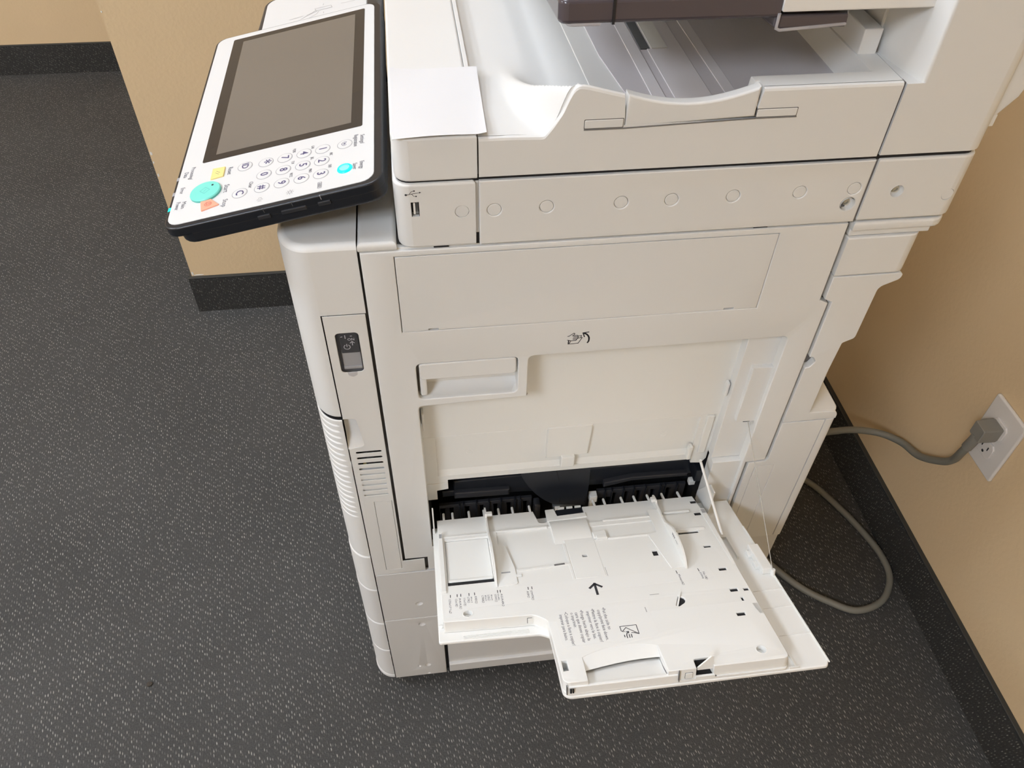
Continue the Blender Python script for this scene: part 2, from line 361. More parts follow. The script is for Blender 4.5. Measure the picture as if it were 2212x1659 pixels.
# --- front corner profile (XY), from the side face round to the front
def corner(x_start, n=14, dx=0.0):
    pts = [(x_start, 0.0)] if x_start > XS else []
    for k in range(n + 1):
        q = math.pi / 2 * k / n
        pts.append((XS - (XS - (XF - dx)) * math.sin(q) ** 1.0 * 1.0, (36) * (1 - math.cos(q))))
    pts += [(XF - dx, 60), (XF - dx, 180), (XF - dx, 300), (XF - dx, 430), (XF - dx, YB)]
    return pts
def inset(pts, d):
    out = []; n = len(pts)
    for i, p in enumerate(pts):
        a = Vector(pts[max(i - 1, 0)]); b = Vector(pts[min(i + 1, n - 1)]); t = (b - a).normalized(); nrm = Vector((t.y, -t.x))  # points inward for this winding
        q = Vector(p) - nrm * d if False else Vector(p) + Vector((-t.y, t.x)) * -d
        out.append((q.x, q.y))
    return out
def wrap(name, pts, z0, z1, m, rt=3.0, rb=1.0, skip=None, lip=0.0, nz=1, **kw):
    rows = []
    def row(z, d): rows.append([(p[0], p[1], z) for p in inset(pts, d)])
    row(z0, 14)
    for k in range(4):
        q = math.pi / 2 * k / 3; row(z0 + rb * (1 - math.cos(q)), rb * (1 - math.sin(q)))
    zm = [z0 + rb + (z1 - rt - z0 - rb) * k / nz for k in range(1, nz)]
    for z in zm: row(z, 0)
    for k in range(5):
        q = math.pi / 2 * k / 4; row(z1 - rt + rt * math.sin(q), rt * (1 - math.cos(q)))
    row(z1, 14)
    return grid(name, rows, m, CP, skip, ang=40, **kw), rows
# upper front cover: wide at the top, narrow below (strip panel cut out of it)
pts = [(-55.5, 0.0), (-75, 0.0)] + corner(XS); pts = pts[:-5] + [(XF, 60), (XF, 180), (XF, 300)]
rows = []
for z, d in ((661.5, 12), (661.5, 1), (662.2, 0.3), (663, 0), (700, 0), (740, 0), (799.6, 0), (800.4, 0), (840, 0)): rows.append([(*p, z) for p in inset(pts, d)])
for k in range(1, 7):
    q = math.pi / 2 * k / 6; rows.append([(*p, 869.5 + 6.5 * math.sin(q)) for p in inset(pts, 6.5 * (1 - math.cos(q)))])
fc = grid('front_cover', rows, WHITE, CP, skip=lambda i, j: j < 2 and i < 7, ang=40)
pl = [p for p in inset(pts, 6.4)]
fillp = rp(pl + [(-55.5, 300)])
fillpoly('front_cover_top', fillp, WHITE, CP, FXY(876), c=0)
grid('trim_band', [[(*p, z) for p in inset(corner(XS), d)] for z, d in ((652, 2.0), (656.5, 1.0), (660, 0.9), (663, 1.2))], mat('gloss_black_trim', (0.01, 0.01, 0.012), 0.12, 0.01), CP)
# ledge block between the front cover and the scanner
plate('ledge_block', rp([(-55, 0), (-21.5, 0), (-21.5, 300), (-55, 300)]), 9, WHITE, CP, FXY(876), bev=3.5, res=3)
box('ledge_block_body', -55, -21.5, 1.2, 300, 868.5, 871.5, WHITE, CP, bev=0.4)

# louvred cover
pc = corner(XS, 22); rows = []
zs = [392.0, 392.6, 393.4, 420, 450, 470]
slot_z = [647.9 - 9.79 * k for k in range(18)]
z = 474.0
while z < 657: zs.append(z); z += 0.5
zs = [q for q in zs if q < 654] + [654.5, 655.6, 656.2, 656.6]
arcl = [0]
for a, b in zip(pc[:-1], pc[1:]): arcl.append(arcl[-1] + math.dist(a, b))
pin = {d: inset(pc, d) for d in (0, 1, 2.2)}
nrm = [((Vector(b_) - Vector(a_))) for a_, b_ in zip(pin[0], pin[1])]
for z in zs:
    edge = 0
    if z < 393: edge = 0.8
    if z > 655.5: edge = (z - 655.5) * 1.4
    r = []
    for j, p in enumerate(pc):
        d = edge
        s = arcl[j]
        sl = max(0, min(1, (s - 5) / 2.5)) * max(0, min(1, (37 - s) / 6))
        for sz in slot_z:
            dz = sz - z
            if -1.6 < dz < 1.6:
                # sloped floor: deep at the upper side, shallow lip at the lower side
                t = (z - (sz - 1.5)) / 3.0
                if 0 <= t <= 1: d += sl * 3.2 * min(1.0, t * 1.4) * (1 if t < 0.92 else (1 - t) / 0.08)
        r.append((p[0] + nrm[j].x * d, p[1] + nrm[j].y * d, z))
    rows.append(r)
grid('louvred_cover', rows, WHITE, CP, ang=50)
# drawer fronts below
for k, (z0, z1, dx) in enumerate(((307.5, 390.6, 1.0), (212.0, 306.3, 1.5), (126, 209.8, 1.5), (40.0, 124.6, 1.5), (29, 39.0, 2.5))):
    wrap('drawer_front' if k < 4 else 'plinth', corner(XS, 14, dx), z0, z1, WHITE if k < 1 else LOWER, rt=2.6 if k < 4 else 4)
# dark gap line beside the drawer fronts
box('corner_gap', XS + 0.2, XS + 1.8, 2.5, 9, 28, 606, VOID, CP); box('corner_gap', XS + 0.2, XS + 1.8, 2.5, 9, 660, 800, VOID, CP)

# --- side strip panel with switch, vents and grip scoop
vents = [rect(-89, -61.2, 601.5 - 9.8 * k - 1.9, 601.5 - 9.8 * k + 1.7, 1.6, 3) for k in range(9)]
strip = rp([(-95.3, 344.6, .5), (-28.6, 346.2), (-28.6, 374.6, .8), (-56.4, 373.4), (-56.4, 799), (-95.3, 799), (-95.3, 658.2), (-82.5, 657.2, 4), (-78.0, 612, 5), (-95.3, 609)])
sp_ = plate('side_strip', strip, 1.2, WHITE, CP, FXZ(0), holes=[rect(-87.2, -65.4, 725.8, 777.6, 4)] + vents + [rect(-79.4, -56.6 - 2.0, 356, 509)], bev=0.35)
plate('service_cover', rect(-79.0, -59.0, 356.4, 508.6), 2.2, WHITE, sp_, FXZ(0.1), bev=0.3)
box('vent_backing', -92, -59.5, 2.2, 8, 518, 568, WHITE, sp_)
box('vent_shade', -92, -59.5, 8, 9, 568, 610, VOID, sp_)  # near-black sheet stands in for the shade behind the open upper vents
box('vent_part', -84, -78, 6.5, 8, 588, 592, MIDGREY, sp_); box('vent_wire', -84, -81, 6, 8, 571.8, 574, YEL, sp_); box('vent_part', -80, -72, 6.5, 8, 579, 583, GREY, sp_)
# grip scoop
rows = []
for i in range(17):
    t = i / 16; z = 609 + (657.8 - 609) * t; r = []
    for j in range(9):
        s = j / 8; x = -96 + (16.5 + 1.5 * (1 - t)) * s
        dep = 8.2 * (1 - s ** 2.2) * (min(1, t * 2.6) ** 0.8) * (min(1, (1 - t) * 9) ** 0.5)
        r.append((x, 0.15 + dep, z))
    rows.append(r)
grid('grip_scoop', rows, WHITE, sp_)
# switch
sw = boxes('switch_well', [(-88.5, -64, 9, 12, 724, 779)], GREY, sp_)
box('switch_side', -88.4, -87.0, 0.8, 10, 725, 778, GREY, sp_); box('switch_side', -65.6, -64.2, 0.8, 10, 725, 778, BLACK2, sp_)
box('switch_side', -88, -64.5, 0.8, 10, 777.2, 779, BLACK, sp_)
rk = box('rocker', -83.5, -67.0, 2.6, 9, 749.5, 775, BLACK, sp_, bev=0.5)
box('rocker_lower', -84.5, -66.5, 4.5, 9, 729, 749.3, MIDGREY, sp_, bev=0.6)
box('rocker_foot', -84.5, -66.5, 3.2, 9, 727, 731, MIDGREY, sp_, bev=0.8)
strokes('switch_print', [[(-78.4, 772.6), (-78.4, 768.6)], [(-82.5, 770.8), (-81, 771)], [(-73.5, 771.3), (-72, 771.4)], arc(-78.0, 757.6, 2.9, 120, 420, 16), [(-78.0, 761.4), (-78.0, 758)], [(-72.6, 759.6), (-72.6, 764.2)], [(-74.6, 762.4), (-72.6, 764.4), (-70.6, 762.4)]], 0.65, INKW, sp_, FXZ(2.5), c=0.05)
text('switch_print', 'ON', 4.2, -76.6, 767.0, INKW, sp_, FXZ(2.5), c=0.05)
plate('switch_shield', rect(-86.6, -66.0, 726.4, 777, 3.6), 0.9, CLEAR, sp_, FXZ(0.9), bev=0.3)
plate('shield_tab', rp([(-81.5, 725.8), (-81, 721.5, 3), (-76.6, 719.4, 3), (-72.6, 721.5, 3), (-72, 725.8)]), 1.5, FROST, sp_, FXZ(-0.2), bev=0.5)

# --- lower cabinet side panels
HC = [circ(-43, 258.3, 4.6), circ(-42.8, 197, 4.6), circ(-42, 61, 4.2), circ(-55.5, 60, 2.2), circ(-42, 31, 2)]
plate('cabinet_side_panel', rect(-95.2, -13.8, 218, 343.4), 6, LOWER, CP, FXZ(0), holes=HC[:1], bev=0.8)
plate('cabinet_side_panel', rect(-95.2, -13.8, 26.5, 216.6), 6, LOWER, CP, FXZ(0), holes=HC[1:], bev=0.8)
for x, z, r in ((-43, 258.3, 4.6), (-42.8, 197, 4.6), (-42, 61, 4.2), (-55.5, 60, 2.2), (-42, 31, 2)):
    lathe('dimple', [(r + 0.4, -0.5, 0), (r * 0.8, -1.6, 0), (r * 0.4, -2.2, 0), (0.2, -2.3, 0)], LOWER, CP, FXZ(0), x, z, n=20)
plate('cabinet_rear_panel', rect(-8.8, 463, 26.5, 344.5), 4, LOWER, CP, FXZ(5), bev=0.5)
plate('cabinet_kick_rail', rp([(-8.8, 27), (463, 27), (463, 52), (-8.8, 52)]), 8, LOWER, CP, FXZ(0), bev=1.8)
box('panel_gap', -13.4, -9.2, 7, 9, 27, 342, VOID, CP)

# --- main side door with recess
door_out = rp([(-53.5, 867), (385, 867.2), (386, 776.5), (395.6, 771.8), (394.6, 523), (371, 520.5), (371, 347.5), (-24.4, 347.5), (-24.4, 377.8), (-53.2, 377.8)])
rec = rp([(-16.8, 400), (-16.8, 668, 5), (96.6, 671.5, 1.5), (96.6, 729.8, 6), (366.5, 730.4, 6), (366.5, 400)])
door = plate('side_door', door_out, 12, WHITE, CP, FXZ(0), holes=[rect(-25.0, 321.9, 772.6, 861.2), rect(-15.4, 86.6, 678.4, 730, 6), rec], bev=1.0)
cov = rp([(-24.3, 773.4), (0, 773.4), (0, 775.4), (9.5, 775.4), (9.5, 773.4), (288, 773.0), (288, 775), (298, 775), (298, 773), (321.2, 773), (321.2, 860.4), (-24.3, 860.4)])
plate('upper_access_cover', cov, 8, WHITE, door, FXZ(0.15), bev=0.45)
box('latch_slot', -1, 10.5, 3.5, 8, 772, 776, GASKET, door); box('latch_slot', 287, 299, 3.5, 8, 772, 776, GASKET, door)
box('door_top_ledge', -53.5, 386, 3.5, 9, 864, 868.4, WHITE, door, bev=0.5)
# hinge notches between door and scanner
for x in (10, 296):
    box('hinge_notch', x, x + 13, 2.2, 3.4, 866.4, 868.6, VOID, door)
# handle: recessed grip with pull plate
hb = boxes('handle_pocket', [(-16, 87.2, 19, 22, 676, 731)], WHITE, door)
boxes('handle_pocket_side', [(-17.4, -15.4, 3, 21, 677, 731), (86.4, 88.4, 3, 21, 677, 731), (-16, 87, 3, 21, 730, 732)], WHITE, door)
rows = []
for i in range(7):
    t = i / 6; rows.append([(-15.4 + 102 * s / 8, 3 + 17 * t, 678.4 + 7.0 * t ** 2 + 0) for s in range(9)])
grid('handle_pocket_floor', rows, WHITE, door)
plate('door_handle', rect(-12.5, 84.8, 706.5, 728.6, 4), 10, WHITE, door, FXZ(0.4), bev=1.4, res=3)
box('handle_post', -13, -6, 2.5, 18, 681, 708, WHITE, door, bev=2)
# pull icon above the recess
IX, IZ = 145.7, 749.6
def ic(pts, k=0.0293 * 1.0):
    # zoom-pixel sketch of the symbol -> mm on the door
    return [(IX + (x - 1060) * k * 0.72 + (y - 680) * 0.0015, IZ - (y - 680) * k * 0.98 - (x - 1060) * 0.0016) for x, y in pts]
hand = [ic([(540, 600), (590, 595), (660, 555), (830, 450), (870, 470), (850, 520), (765, 570), (1000, 550), (1035, 580), (1010, 610), (810, 622)]),
        ic([(810, 622), (1020, 612), (1045, 640), (1020, 670), (795, 690)]), ic([(1020, 672), (1000, 710), (960, 735), (790, 745)]), ic([(965, 735), (960, 770), (920, 795), (700, 805), (640, 795), (590, 780), (525, 775)]),
        ic([(1050, 580), (1190, 562), (1165, 660), (1040, 690)]), ic([(575, 790), (560, 960), (1040, 925), (1230, 655), (1165, 665)]), ic([(690, 810), (620, 930)]), ic([(600, 800), (590, 950)])]
strokes('pull_symbol', hand, 0.75, INKD, door, FXZ(0), c=0.08)
strokes('pull_symbol', [(ic([(1490, 900), (1540, 830), (1555, 740), (1550, 660), (1510, 580), (1450, 520), (1380, 480), (1320, 470)]), 1.7), (ic([(1330, 620), (1260, 445), (1530, 405)]), 1.2)], 1.5, INKD, door, FXZ(0), c=0.08)

# recess: right shallow shelf (y 12) and deep panel (y 24)
sh = plate('recess_shelf', rp([(331, 520), (372, 520), (372, 733), (331, 733)]), 14, WHITE, door, FXZ(12), bev=0.5)
plate('cord_housing', rp([(344, 592), (371, 590.5), (371, 679), (344, 679.5)]), 7, WHITE, sh, FXZ(6.2), bev=0.6)
box('cord_exit', 355, 363, 9.5, 12.5, 586, 592, GREY, sh, bev=0.5)
plate('recess_shelf_lower', rect(331, 372, 425, 519.5), 16, WHITE, sh, FXZ(4.0), bev=0.5)
plate('recess_back', rp([(-24, 588), (332, 588), (332, 738), (-24, 738)]), 4, IVORY, door, FXZ(24), bev=0.2)
plate('recess_frame', rp([(-18, 498), (9, 500), (9, 507), (312, 505), (312, 498), (326, 496), (331, 505), (331, 589), (-18, 589)]), 3.5, IVORY, door, FXZ(23.8), holes=[rect(-2.5, 309, 516, 584.5)], bev=0.5)
bp_ = plate('recess_inset', rect(-6, 312, 512, 588), 3, IVORY, door, FXZ(27.2), bev=0.2)
rows = [[(x, 24.2, 515.6) for x in (-3, 310)], [(x, 25.6, 520) for x in (-3, 310)], [(x, 27.3, 524) for x in (-3, 310)]]
grid('inset_ledge', rows, IVORY, door)
plate('recess_centre_plate', rp([(127, 534), (178, 536), (179.5, 589), (127.3, 589)]), 7, IVORY, door, FXZ(22.6), bev=1.2)
box('recess_tab', 145, 162, 18.5, 26, 518, 537, IVORY, door, bev=1.6)
for x, z in ((36.5, 553), (270, 555)):
    lathe('moulding_mark', [(4.2, 0, 0), (4.2, 0.35, 0), (3.7, 0.35, 0), (3.6, 0.1, 0), (0.5, 0.1, 0)], IVORY, door, FXZ(27.2), x, z)
box('recess_clip', 326, 329.5, 17, 24, 625, 646, WHITE, door, bev=1); box('recess_clip', -15, -12.5, 14, 24, 612, 640, WHITE, door, bev=.8)
box('recess_rail', 316, 325, 20.5, 24, 520, 588, IVORY, door, bev=1.0); box('recess_peg', 303, 308, 18.5, 26, 511, 535, IVORY, door, bev=1.2)
box('recess_left_wall', -19, -16.6, 3, 27, 405, 668, WHITE, door)
plate('recess_left_lip', rp([(-18, 470), (-5, 470), (-5, 488), (9, 490), (9, 502), (-18, 502)]), 6, IVORY, door, FXZ(23), bev=0.6)
box('recess_roof', 94, 368, 3, 27, 730.5, 733, WHITE, door); box('recess_roof', -18, 98, 3, 27, 669, 672, WHITE, door); box('recess_step', 95, 97.5, 3, 27, 670, 731, WHITE, door)

# --- feed opening: black mechanism
op = boxes('feed_cavity', [(-16, 332, 100, 106, 398, 512), (-20, -14, 30, 106, 398, 512), (330, 336, 30, 106, 398, 512), (-16, 332, 30, 106, 505, 512), (-16, 332, 20, 106, 392, 399)], VOID, CP)
bar = rp([(1, 449), (1, 461), (16, 461), (16, 481), (318, 484), (336, 470), (336, 452), (320, 452), (318, 457), (244, 455), (208, 446), (190, 446), (188, 436), (179, 427), (147, 421), (116, 445), (87, 447), (16, 450)])
plate('feed_housing', bar, 26, BLACK, op, FXZ(40), bev=2.2)
plate('housing_rib', rp([(16, 452), (86, 450), (86, 462), (16, 464)]), 8, BLACK2, op, FXZ(34), bev=2)
plate('housing_rib', rp([(208, 449), (244, 458), (318, 457), (318, 463), (244, 465), (208, 458)]), 8, BLACK2, op, FXZ(33), bev=1.5)
rows = []
for i in range(10):
    t = i / 9; zz = 486 - 56 * t; yy = 42 - 16 * math.sin(math.pi * 0.5 * min(1, t * 1.2)) + 5 * max(0, t - .8)
    x0 = 100 + 44 * t ** 1.4; x1 = 190 - 6 * t; rows.append([(x0 + (x1 - x0) * k / 8, yy, zz - (7 * t * k / 8) + 0) for k in range(9)])
grid('pickup_cover', rows, BLACK, op, ang=60)
tube('cover_seam', [(146, 41, 484), (150, 34, 470), (152, 28, 452), (150, 25.6, 436)], 0.6, VOID, op)
tube('cover_seam', [(180, 41, 480), (184, 33, 466), (185, 27, 448), (183, 25.6, 432)], 0.6, VOID, op)
plate('pickup_lip', rp([(143, 416), (178, 422), (178, 430), (143, 424)]), 8, GREY, op, FXZ(28), bev=1)
box('white_clip', 145, 152, 24, 30, 419, 424, TRAYW, op, bev=.8); box('white_clip', 190, 200, 26, 36, 428, 440, TRAYW, op, bev=.8); box('white_clip', 190, 195, 24, 30, 402, 430, TRAYW, op, bev=.5)
box('white_clip', 322, 331, 30, 38, 440, 449, TRAYW, op, bev=1.5)
box('end_bracket', 322, 337, 20, 40, 462, 484, BLACK, op, bev=1)
lathe('bracket_screw', [(2.5, 0, 0), (2.5, 1, 0), (1.8, 1.4, 0), (0.5, 1.4, 0)], GREY, op, FXY(484.5), 306, 50)
box('separation_roller', 118, 126, 26, 40, 398, 432, BLACK2, op, bev=2)
# comb guides: sloped black plate with ribs
def comb(x0, x1, edges, notches):
    cuts = [rp([(x - 3.6, 428), (x + 3.6, 428), (x + 2.4, 420), (x + 2.4, 391), (x - 2.4, 391), (x - 2.4, 420)]) for x in notches]
    plate('guide_plate', rect(x0, x1, 390, 434.5), 5, BLACK2, op, FXZ(38), holes=cuts, bev=0.8)
    for x in edges:
        plate('guide_rib', rp([(x - 0.9, 390), (x + 0.9, 390), (x + 0.9, 436), (x - 0.9, 436)]), 8, BLACK, op, FXZ(34.5), bev=0.5)
fl = [-160.4, -149.3, -129, -110.3, -92, -74.6, -53.1]; fr = [28.5, 42, 64.7, 81.2, 98.7, 117.7, 138.7]
comb(-4, 116, [22, 27, 44, 60, 76, 94, 101], [f + TOx for f in fl]); comb(202, 322, [213, 222, 238, 252, 268, 288, 294, 310], [f + TOx for f in fr])

# --- rear covers
box('seam_gap_rear', 384, 400, 8.4, 9.4, 348, 868, GASKET, CP)
plate('scanner_support', rp([(391, 0), (482, 0, 14), (482, YB), (391, YB)]), 9.6, WHITE, CP, FXY(867), bev=2.5, res=3)
box('scanner_support_neck', 391, 470, 3, YB, 851, 859, WHITE, CP, bev=1)
plate('rear_upper_cover', rp([(390.5, 0), (464.5, 0, 12), (464.5, YB), (390.5, YB)]), 44, WHITE, CP, FXY(850.2), bev=1.2)
rc = rp([(391, 804.6), (463, 804.6, 3), (462, 797, 6), (443, 788, 8), (442, 720, 5), (430, 714, 3), (427.5, 668), (427.5, 604), (463, 603, 8), (463, 590.6), (399, 590.6), (399, 680, 1), (404, 681, 3), (408.5, 689, 4), (404, 696, 4), (399.4, 696, 1), (399.6, 773), (391, 777)])
plate('rear_side_cover', rc, 9, WHITE, CP, FXZ(0.2), bev=0.8)
box('rear_side_body', 432, 442, 6, YB, 716, 800, WHITE, CP, bev=2)
plate('rear_chamfer', rp([(426, 3), (429, 3), (464, 48, 4), (464, YB), (426, YB)]), 111, WHITE, CP, FXY(715), bev=0.6)
box('rear_inner_gap', 427.2, 428.4, 2.6, 6, 668, 714, VOID, CP)
plate('rear_ledge', rp([(426, 2), (464, 0.5, 10), (464, YB), (426, YB)]), 12, WHITE, CP, FXY(603.6), bev=2.2, res=3)
plate('rear_lower_panel', rp([(399, 522.5), (399, 588.8), (450.8, 588.8), (450.8, 346), (375.4, 346), (375.4, 518.4), (396, 518.8)]), 8, WHITE, CP, FXZ(0.3), bev=0.6, holes=[rect(385, 410, 355, 510)])
plate('rear_service_cover', rect(385.4, 409.6, 355.4, 509.6), 6, WHITE, CP, FXZ(0.4), bev=0.3)
plate('rear_corner_post', rp([(451.9, 0.3), (464, 0.3, 5), (464, YB), (451.9, YB)]), 244, WHITE, CP, FXY(589.4), bev=0.5)
box('rear_back_panel', 440, 462, 20, YB, 27, 350, LOWER, CP, bev=2)

# --- scanner unit
seg = [plate('scanner_corner_cover', rp([(-19.8, 0, 13), (46.6, 0), (46.6, 520), (-19.8, 520)]), 62.1, WHITE, CP, FXY(931.4), bev=2.2, res=3)]
plugs = [(62.2, 903.2), (106.3, 903.5), (170.1, 903.4), (214, 903.3), (268.3, 903.5), (328.2, 903.5), (377.7, 904.1)]
seg.append(plate('scanner_side_panel', rect(49.6, 388.4, 869.2, 931.4), 6, WHITE, CP, FXZ(0), holes=[circ(x, z, 6.0) for x, z in plugs] + [circ(376.6, 888.6, 6.6)], bev=1.1, res=3))
box('scanner_box', 49.6, 388.4, 5.5, 520, 869.5, 931, WHITE, CP)
seg.append(plate('scanner_rear_cover', rp([(391, 0), (484, 0, 14), (484, 520), (391, 520)]), 62, WHITE, CP, FXY(931.6), bev=2.2, res=3))
for x, z in plugs: plate('hole_plug', circ(x, z, 5.75), 2, WHITE, seg[1], FXZ(0.55), bev=0.4)
cut(seg[0], [(cyl_bm(35.2, 903.6, 6.0, -2, 2), FXZ(0))])
plate('hole_plug', circ(35.2, 903.6, 5.75), 2, WHITE, seg[0], FXZ(0.5), bev=0.4)
ub = bmesh.new(); bbox(ub, -6.6, 0.0, -8, 2, 0, 1); 
ub = bmesh.new(); bbox(ub, -6.4, 0.2, 901, 915, -9, 2)
cut(seg[0], [(ub, FXZ(0))])
boxes('usb_socket', [(-6.4, 0.2, 7.5, 9, 901, 915), (-6.4, -6.0, 0.8, 9, 901, 915), (-0.2, 0.2, 0.8, 9, 901, 915), (-6.4, 0.2, 0.8, 9, 914.7, 915)], BLACK2, seg[0])
box('usb_tongue', -4.6, -2.9, 1.0, 8, 903, 913.6, TRAYW, seg[0]); box('usb_shell', -2.4, -0.6, 3.5, 8, 902, 914.5, STEEL, seg[0])
strokes('usb_symbol', [[(-9.6, 922.3), (1.2, 923.9)], [(-7, 922.8), (-5.4, 925), (-3.6, 925.6)], [(-5.2, 923.1), (-3.6, 920.9), (-2, 920.6)]], 0.4, INKD, seg[0], FXZ(0), c=0.1)
for x, z, r in ((-9.8, 922.3, .95), (-2.9, 925.7, .65), (-1.6, 920.6, .65)): fillpoly('usb_symbol', circ(x, z, r, 12), INKD, seg[0], FXZ(0), c=0.11)
fillpoly('usb_symbol', [(1.0, 924.7), (1.2, 923.1), (2.6, 924.1)], INKD, seg[0], FXZ(0), c=0.11)
def screw(x, z, par):
    lathe('screw_well', [(6.2, 0.3, 0), (5.8, -4.6, 0), (0.5, -4.6, 0)], WHITE, par, FXZ(0), x, z)
    lathe('screw_head', [(3.6, -4.4, 0), (3.7, -3.2, 0), (3.2, -2.3, 0), (1.8, -2.1, 0), (1.5, -2.9, 0), (0.3, -3.0, 0)], STEEL, par, FXZ(0), x - 0.7, z + 0.8)
screw(376.6, 888.6, seg[1])
box('well_slot', 372.6, 376.6, 3.6, 4.4, 883.6, 886, GREY, seg[1])
cut(seg[2], [(cyl_bm(418.9, 899.2, 6.0, -6, 2), FXZ(0)), (cyl_bm(469.2, 892.7, 5.8, -2, 2), FXZ(0))])
screw(418.9, 899.2, seg[2]); plate('hole_plug', circ(469.2, 892.7, 5.5), 1.6, WHITE, seg[2], FXZ(0.5), bev=0.3)
box('scanner_gap', 46.8, 49.4, 3.2, 10, 880, 931, WHITE, CP); box('scanner_gap_dark', 46.8, 49.4, 3, 12, 868.6, 879.8, VOID, CP); box('scanner_gap', 388.5, 390.9, 2, 10, 869, 931, GASKET, CP)
plate('seam_under_lid', rp([(-16.6, 3, 11), (480.5, 3, 11), (480.5, 516), (-16.6, 516)]), 6, VOID, CP, FXY(936.5), bev=0)

# --- document feeder / lid
lid = plate('lid_front_cover', rp([(-18, 0, 13), (48.4, 0), (48.4, 520), (-18, 520)]), 37.9, WHITE, CP, FXY(971.5), bev=2.0, res=3)
box('lid_strip', 48.6, 52.5, 40, 520, 950, 971.2, WHITE, CP, bev=.4)
# height field of the output tray body
RID = [(167, -2, 999.5), (150, -1.5, 1003.5), (134, -1, 1007.5), (125, 1, 1007.8), (116, 10, 1004), (106, 26, 997), (97, 46, 988), (91.5, 68, 980), (88, 92, 972), (87, 118, 965)]
RIDP = [Vector(p) for p in interp(RID, 6)]
def sstep(a, b, x):
    t = max(0, min(1, (x - a) / (b - a))); return t * t * (3 - 2 * t)
def hz(x, y):
    bf = 969.0 - 2.0 * sstep(70, 130, x) - 0.07 * max(0, min(y, 150) - 50)
    if x > 100: bf -= 3 * sstep(100, 125, x) * sstep(20, 60, y)
    fl_ = bf + 8 * sstep(150, 230, x) * sstep(0, 40, y)
    best = 0; 
    for p, q in zip(RIDP[:-1], RIDP[1:]):
        ex, ey = q.x - p.x, q.y - p.y; l2 = ex * ex + ey * ey
        tt = max(0, min(1, ((x - p.x) * ex + (y - p.y) * ey) / l2)); kx, ky, kz = p.x + ex * tt, p.y + ey * tt, p.z + (q.z - p.z) * tt
        dx, dy = x - kx, y - ky; d = math.hypot(dx, dy)
        ws = sstep(-4, 4, dx * 0.75 + dy * 0.66); wy_ = sstep(4, 14, ky)
        sg = (8 + 4 * ws) * wy_ + (9 + 2 * ws) * (1 - wy_)
        best = max(best, (kz - fl_) * math.exp(-(d / sg) ** 2))
    h = fl_ + best
    if x <= 101: h = min(h, 969 + (h - 969) * (1 if y > 20 else sstep(101, 97, x) * 0 + max(0, y / 20)))
    if 100 < x < 128 and y < 45: h = max(h, 967.5 + 40.3 * min(1, (x - 100) / 25.5) ** 1.25 * (1 - sstep(6 + (126 - x) * .6, 14 + (126 - x) * 1.1, y)))
    if x > 268:
        r = 1 - sstep(21, 27, y); h = max(h, fl_ + (1000 - fl_) * r)
        q = sstep(362, 369, x); h = max(h, fl_ + (1000 - fl_) * q)
        # diagonal flank right of the dip
        if x < 318: h = max(h, fl_ + (1000 - fl_) * (1 - sstep(-2 + (x - 268) * 0.45, 4 + (x - 268) * 0.45, y)))
    if 163.5 < x < 270.2 and y < 12:
        h = min(h, 984)
    return h
xs = [49.6 + 336.9 * k / 168 for k in range(169)]; ys = [0, 1, 2] + [3 + 1.25 * k for k in range(62)] + [83, 87, 91, 95, 100, 106, 112, 118, 130, 150, 180, 220, 270, 330, 400, 520]
rows = [[(x, 0.0, 935.2) for x in xs]] + [[(x, 0.0, hz(x, 0) - 2.6) for x in xs]]
rows += [[(x, 0.7, hz(x, 0) - 0.8) for x in xs]] + [[(x, y + (2.4 if y == 0 else 2.2 if y == 1 else 1.6 if y == 2 else 0), hz(x, y)) for x in xs] for y in ys]
rows += [[(x, 520, 937) for x in xs]]
# widen: skip the part of the side face taken by the dip piece
body = grid('feeder_body', rows, WHITE, CP, skip=lambda i, j: i < 9 and 162.6 < xs[j] < 268.6, ang=40)
box('feeder_body_base', 160.0, 272.5, -0.03, 30, 935.2, 974.5, WHITE, CP)
# dip piece (paper cut-out)
dip = [(164.4, 973.0), (269.6, 976.5), (269.4, 1001)] + [(164.4 + 105.0 * t, 1000 + t * 1.2 - 10.2 * math.sin(math.pi * t) ** 0.9) for t in [1 - k / 16 for k in range(17)]]
dp = plate('exit_cutout_piece', rp(dip), 10, WHITE, CP, FXZ(0), bev=1.8, res=3)
for x0, x1, z0, z1, sgn in ((132.4, 162.9, 973.2, 980.2, -1), (270.4, 303.5, 976.2, 982.8, 1)):
    plate('hinge_tab_shade', rect(x0 - 0.55, x1 + 0.55, z0 - 0.55, z1 + 0.6, 0.8), 1.0, GASKET, CP, FXZ(-0.15), bev=0.2)  # grey rim plate drawn as the shadow line round the tab
    plate('hinge_tab', rect(x0, x1, z0, z1, 0.8), 2.6, WHITE, CP, FXZ(-0.5), bev=0.6)
tube('cutout_seam', [(132, -0.2, 972.2), (163, -0.2, 972.2), (269, -0.2, 975.4), (304, -0.2, 975.4)], 0.55, GASKET, CP, smoothpath=False)
box('lid_seam', 48.5, 49.6, 2, 8, 937, 969, GASKET, CP); box('lid_seam', 386.7, 388.8, 2, 8, 937, 999, GASKET, CP)
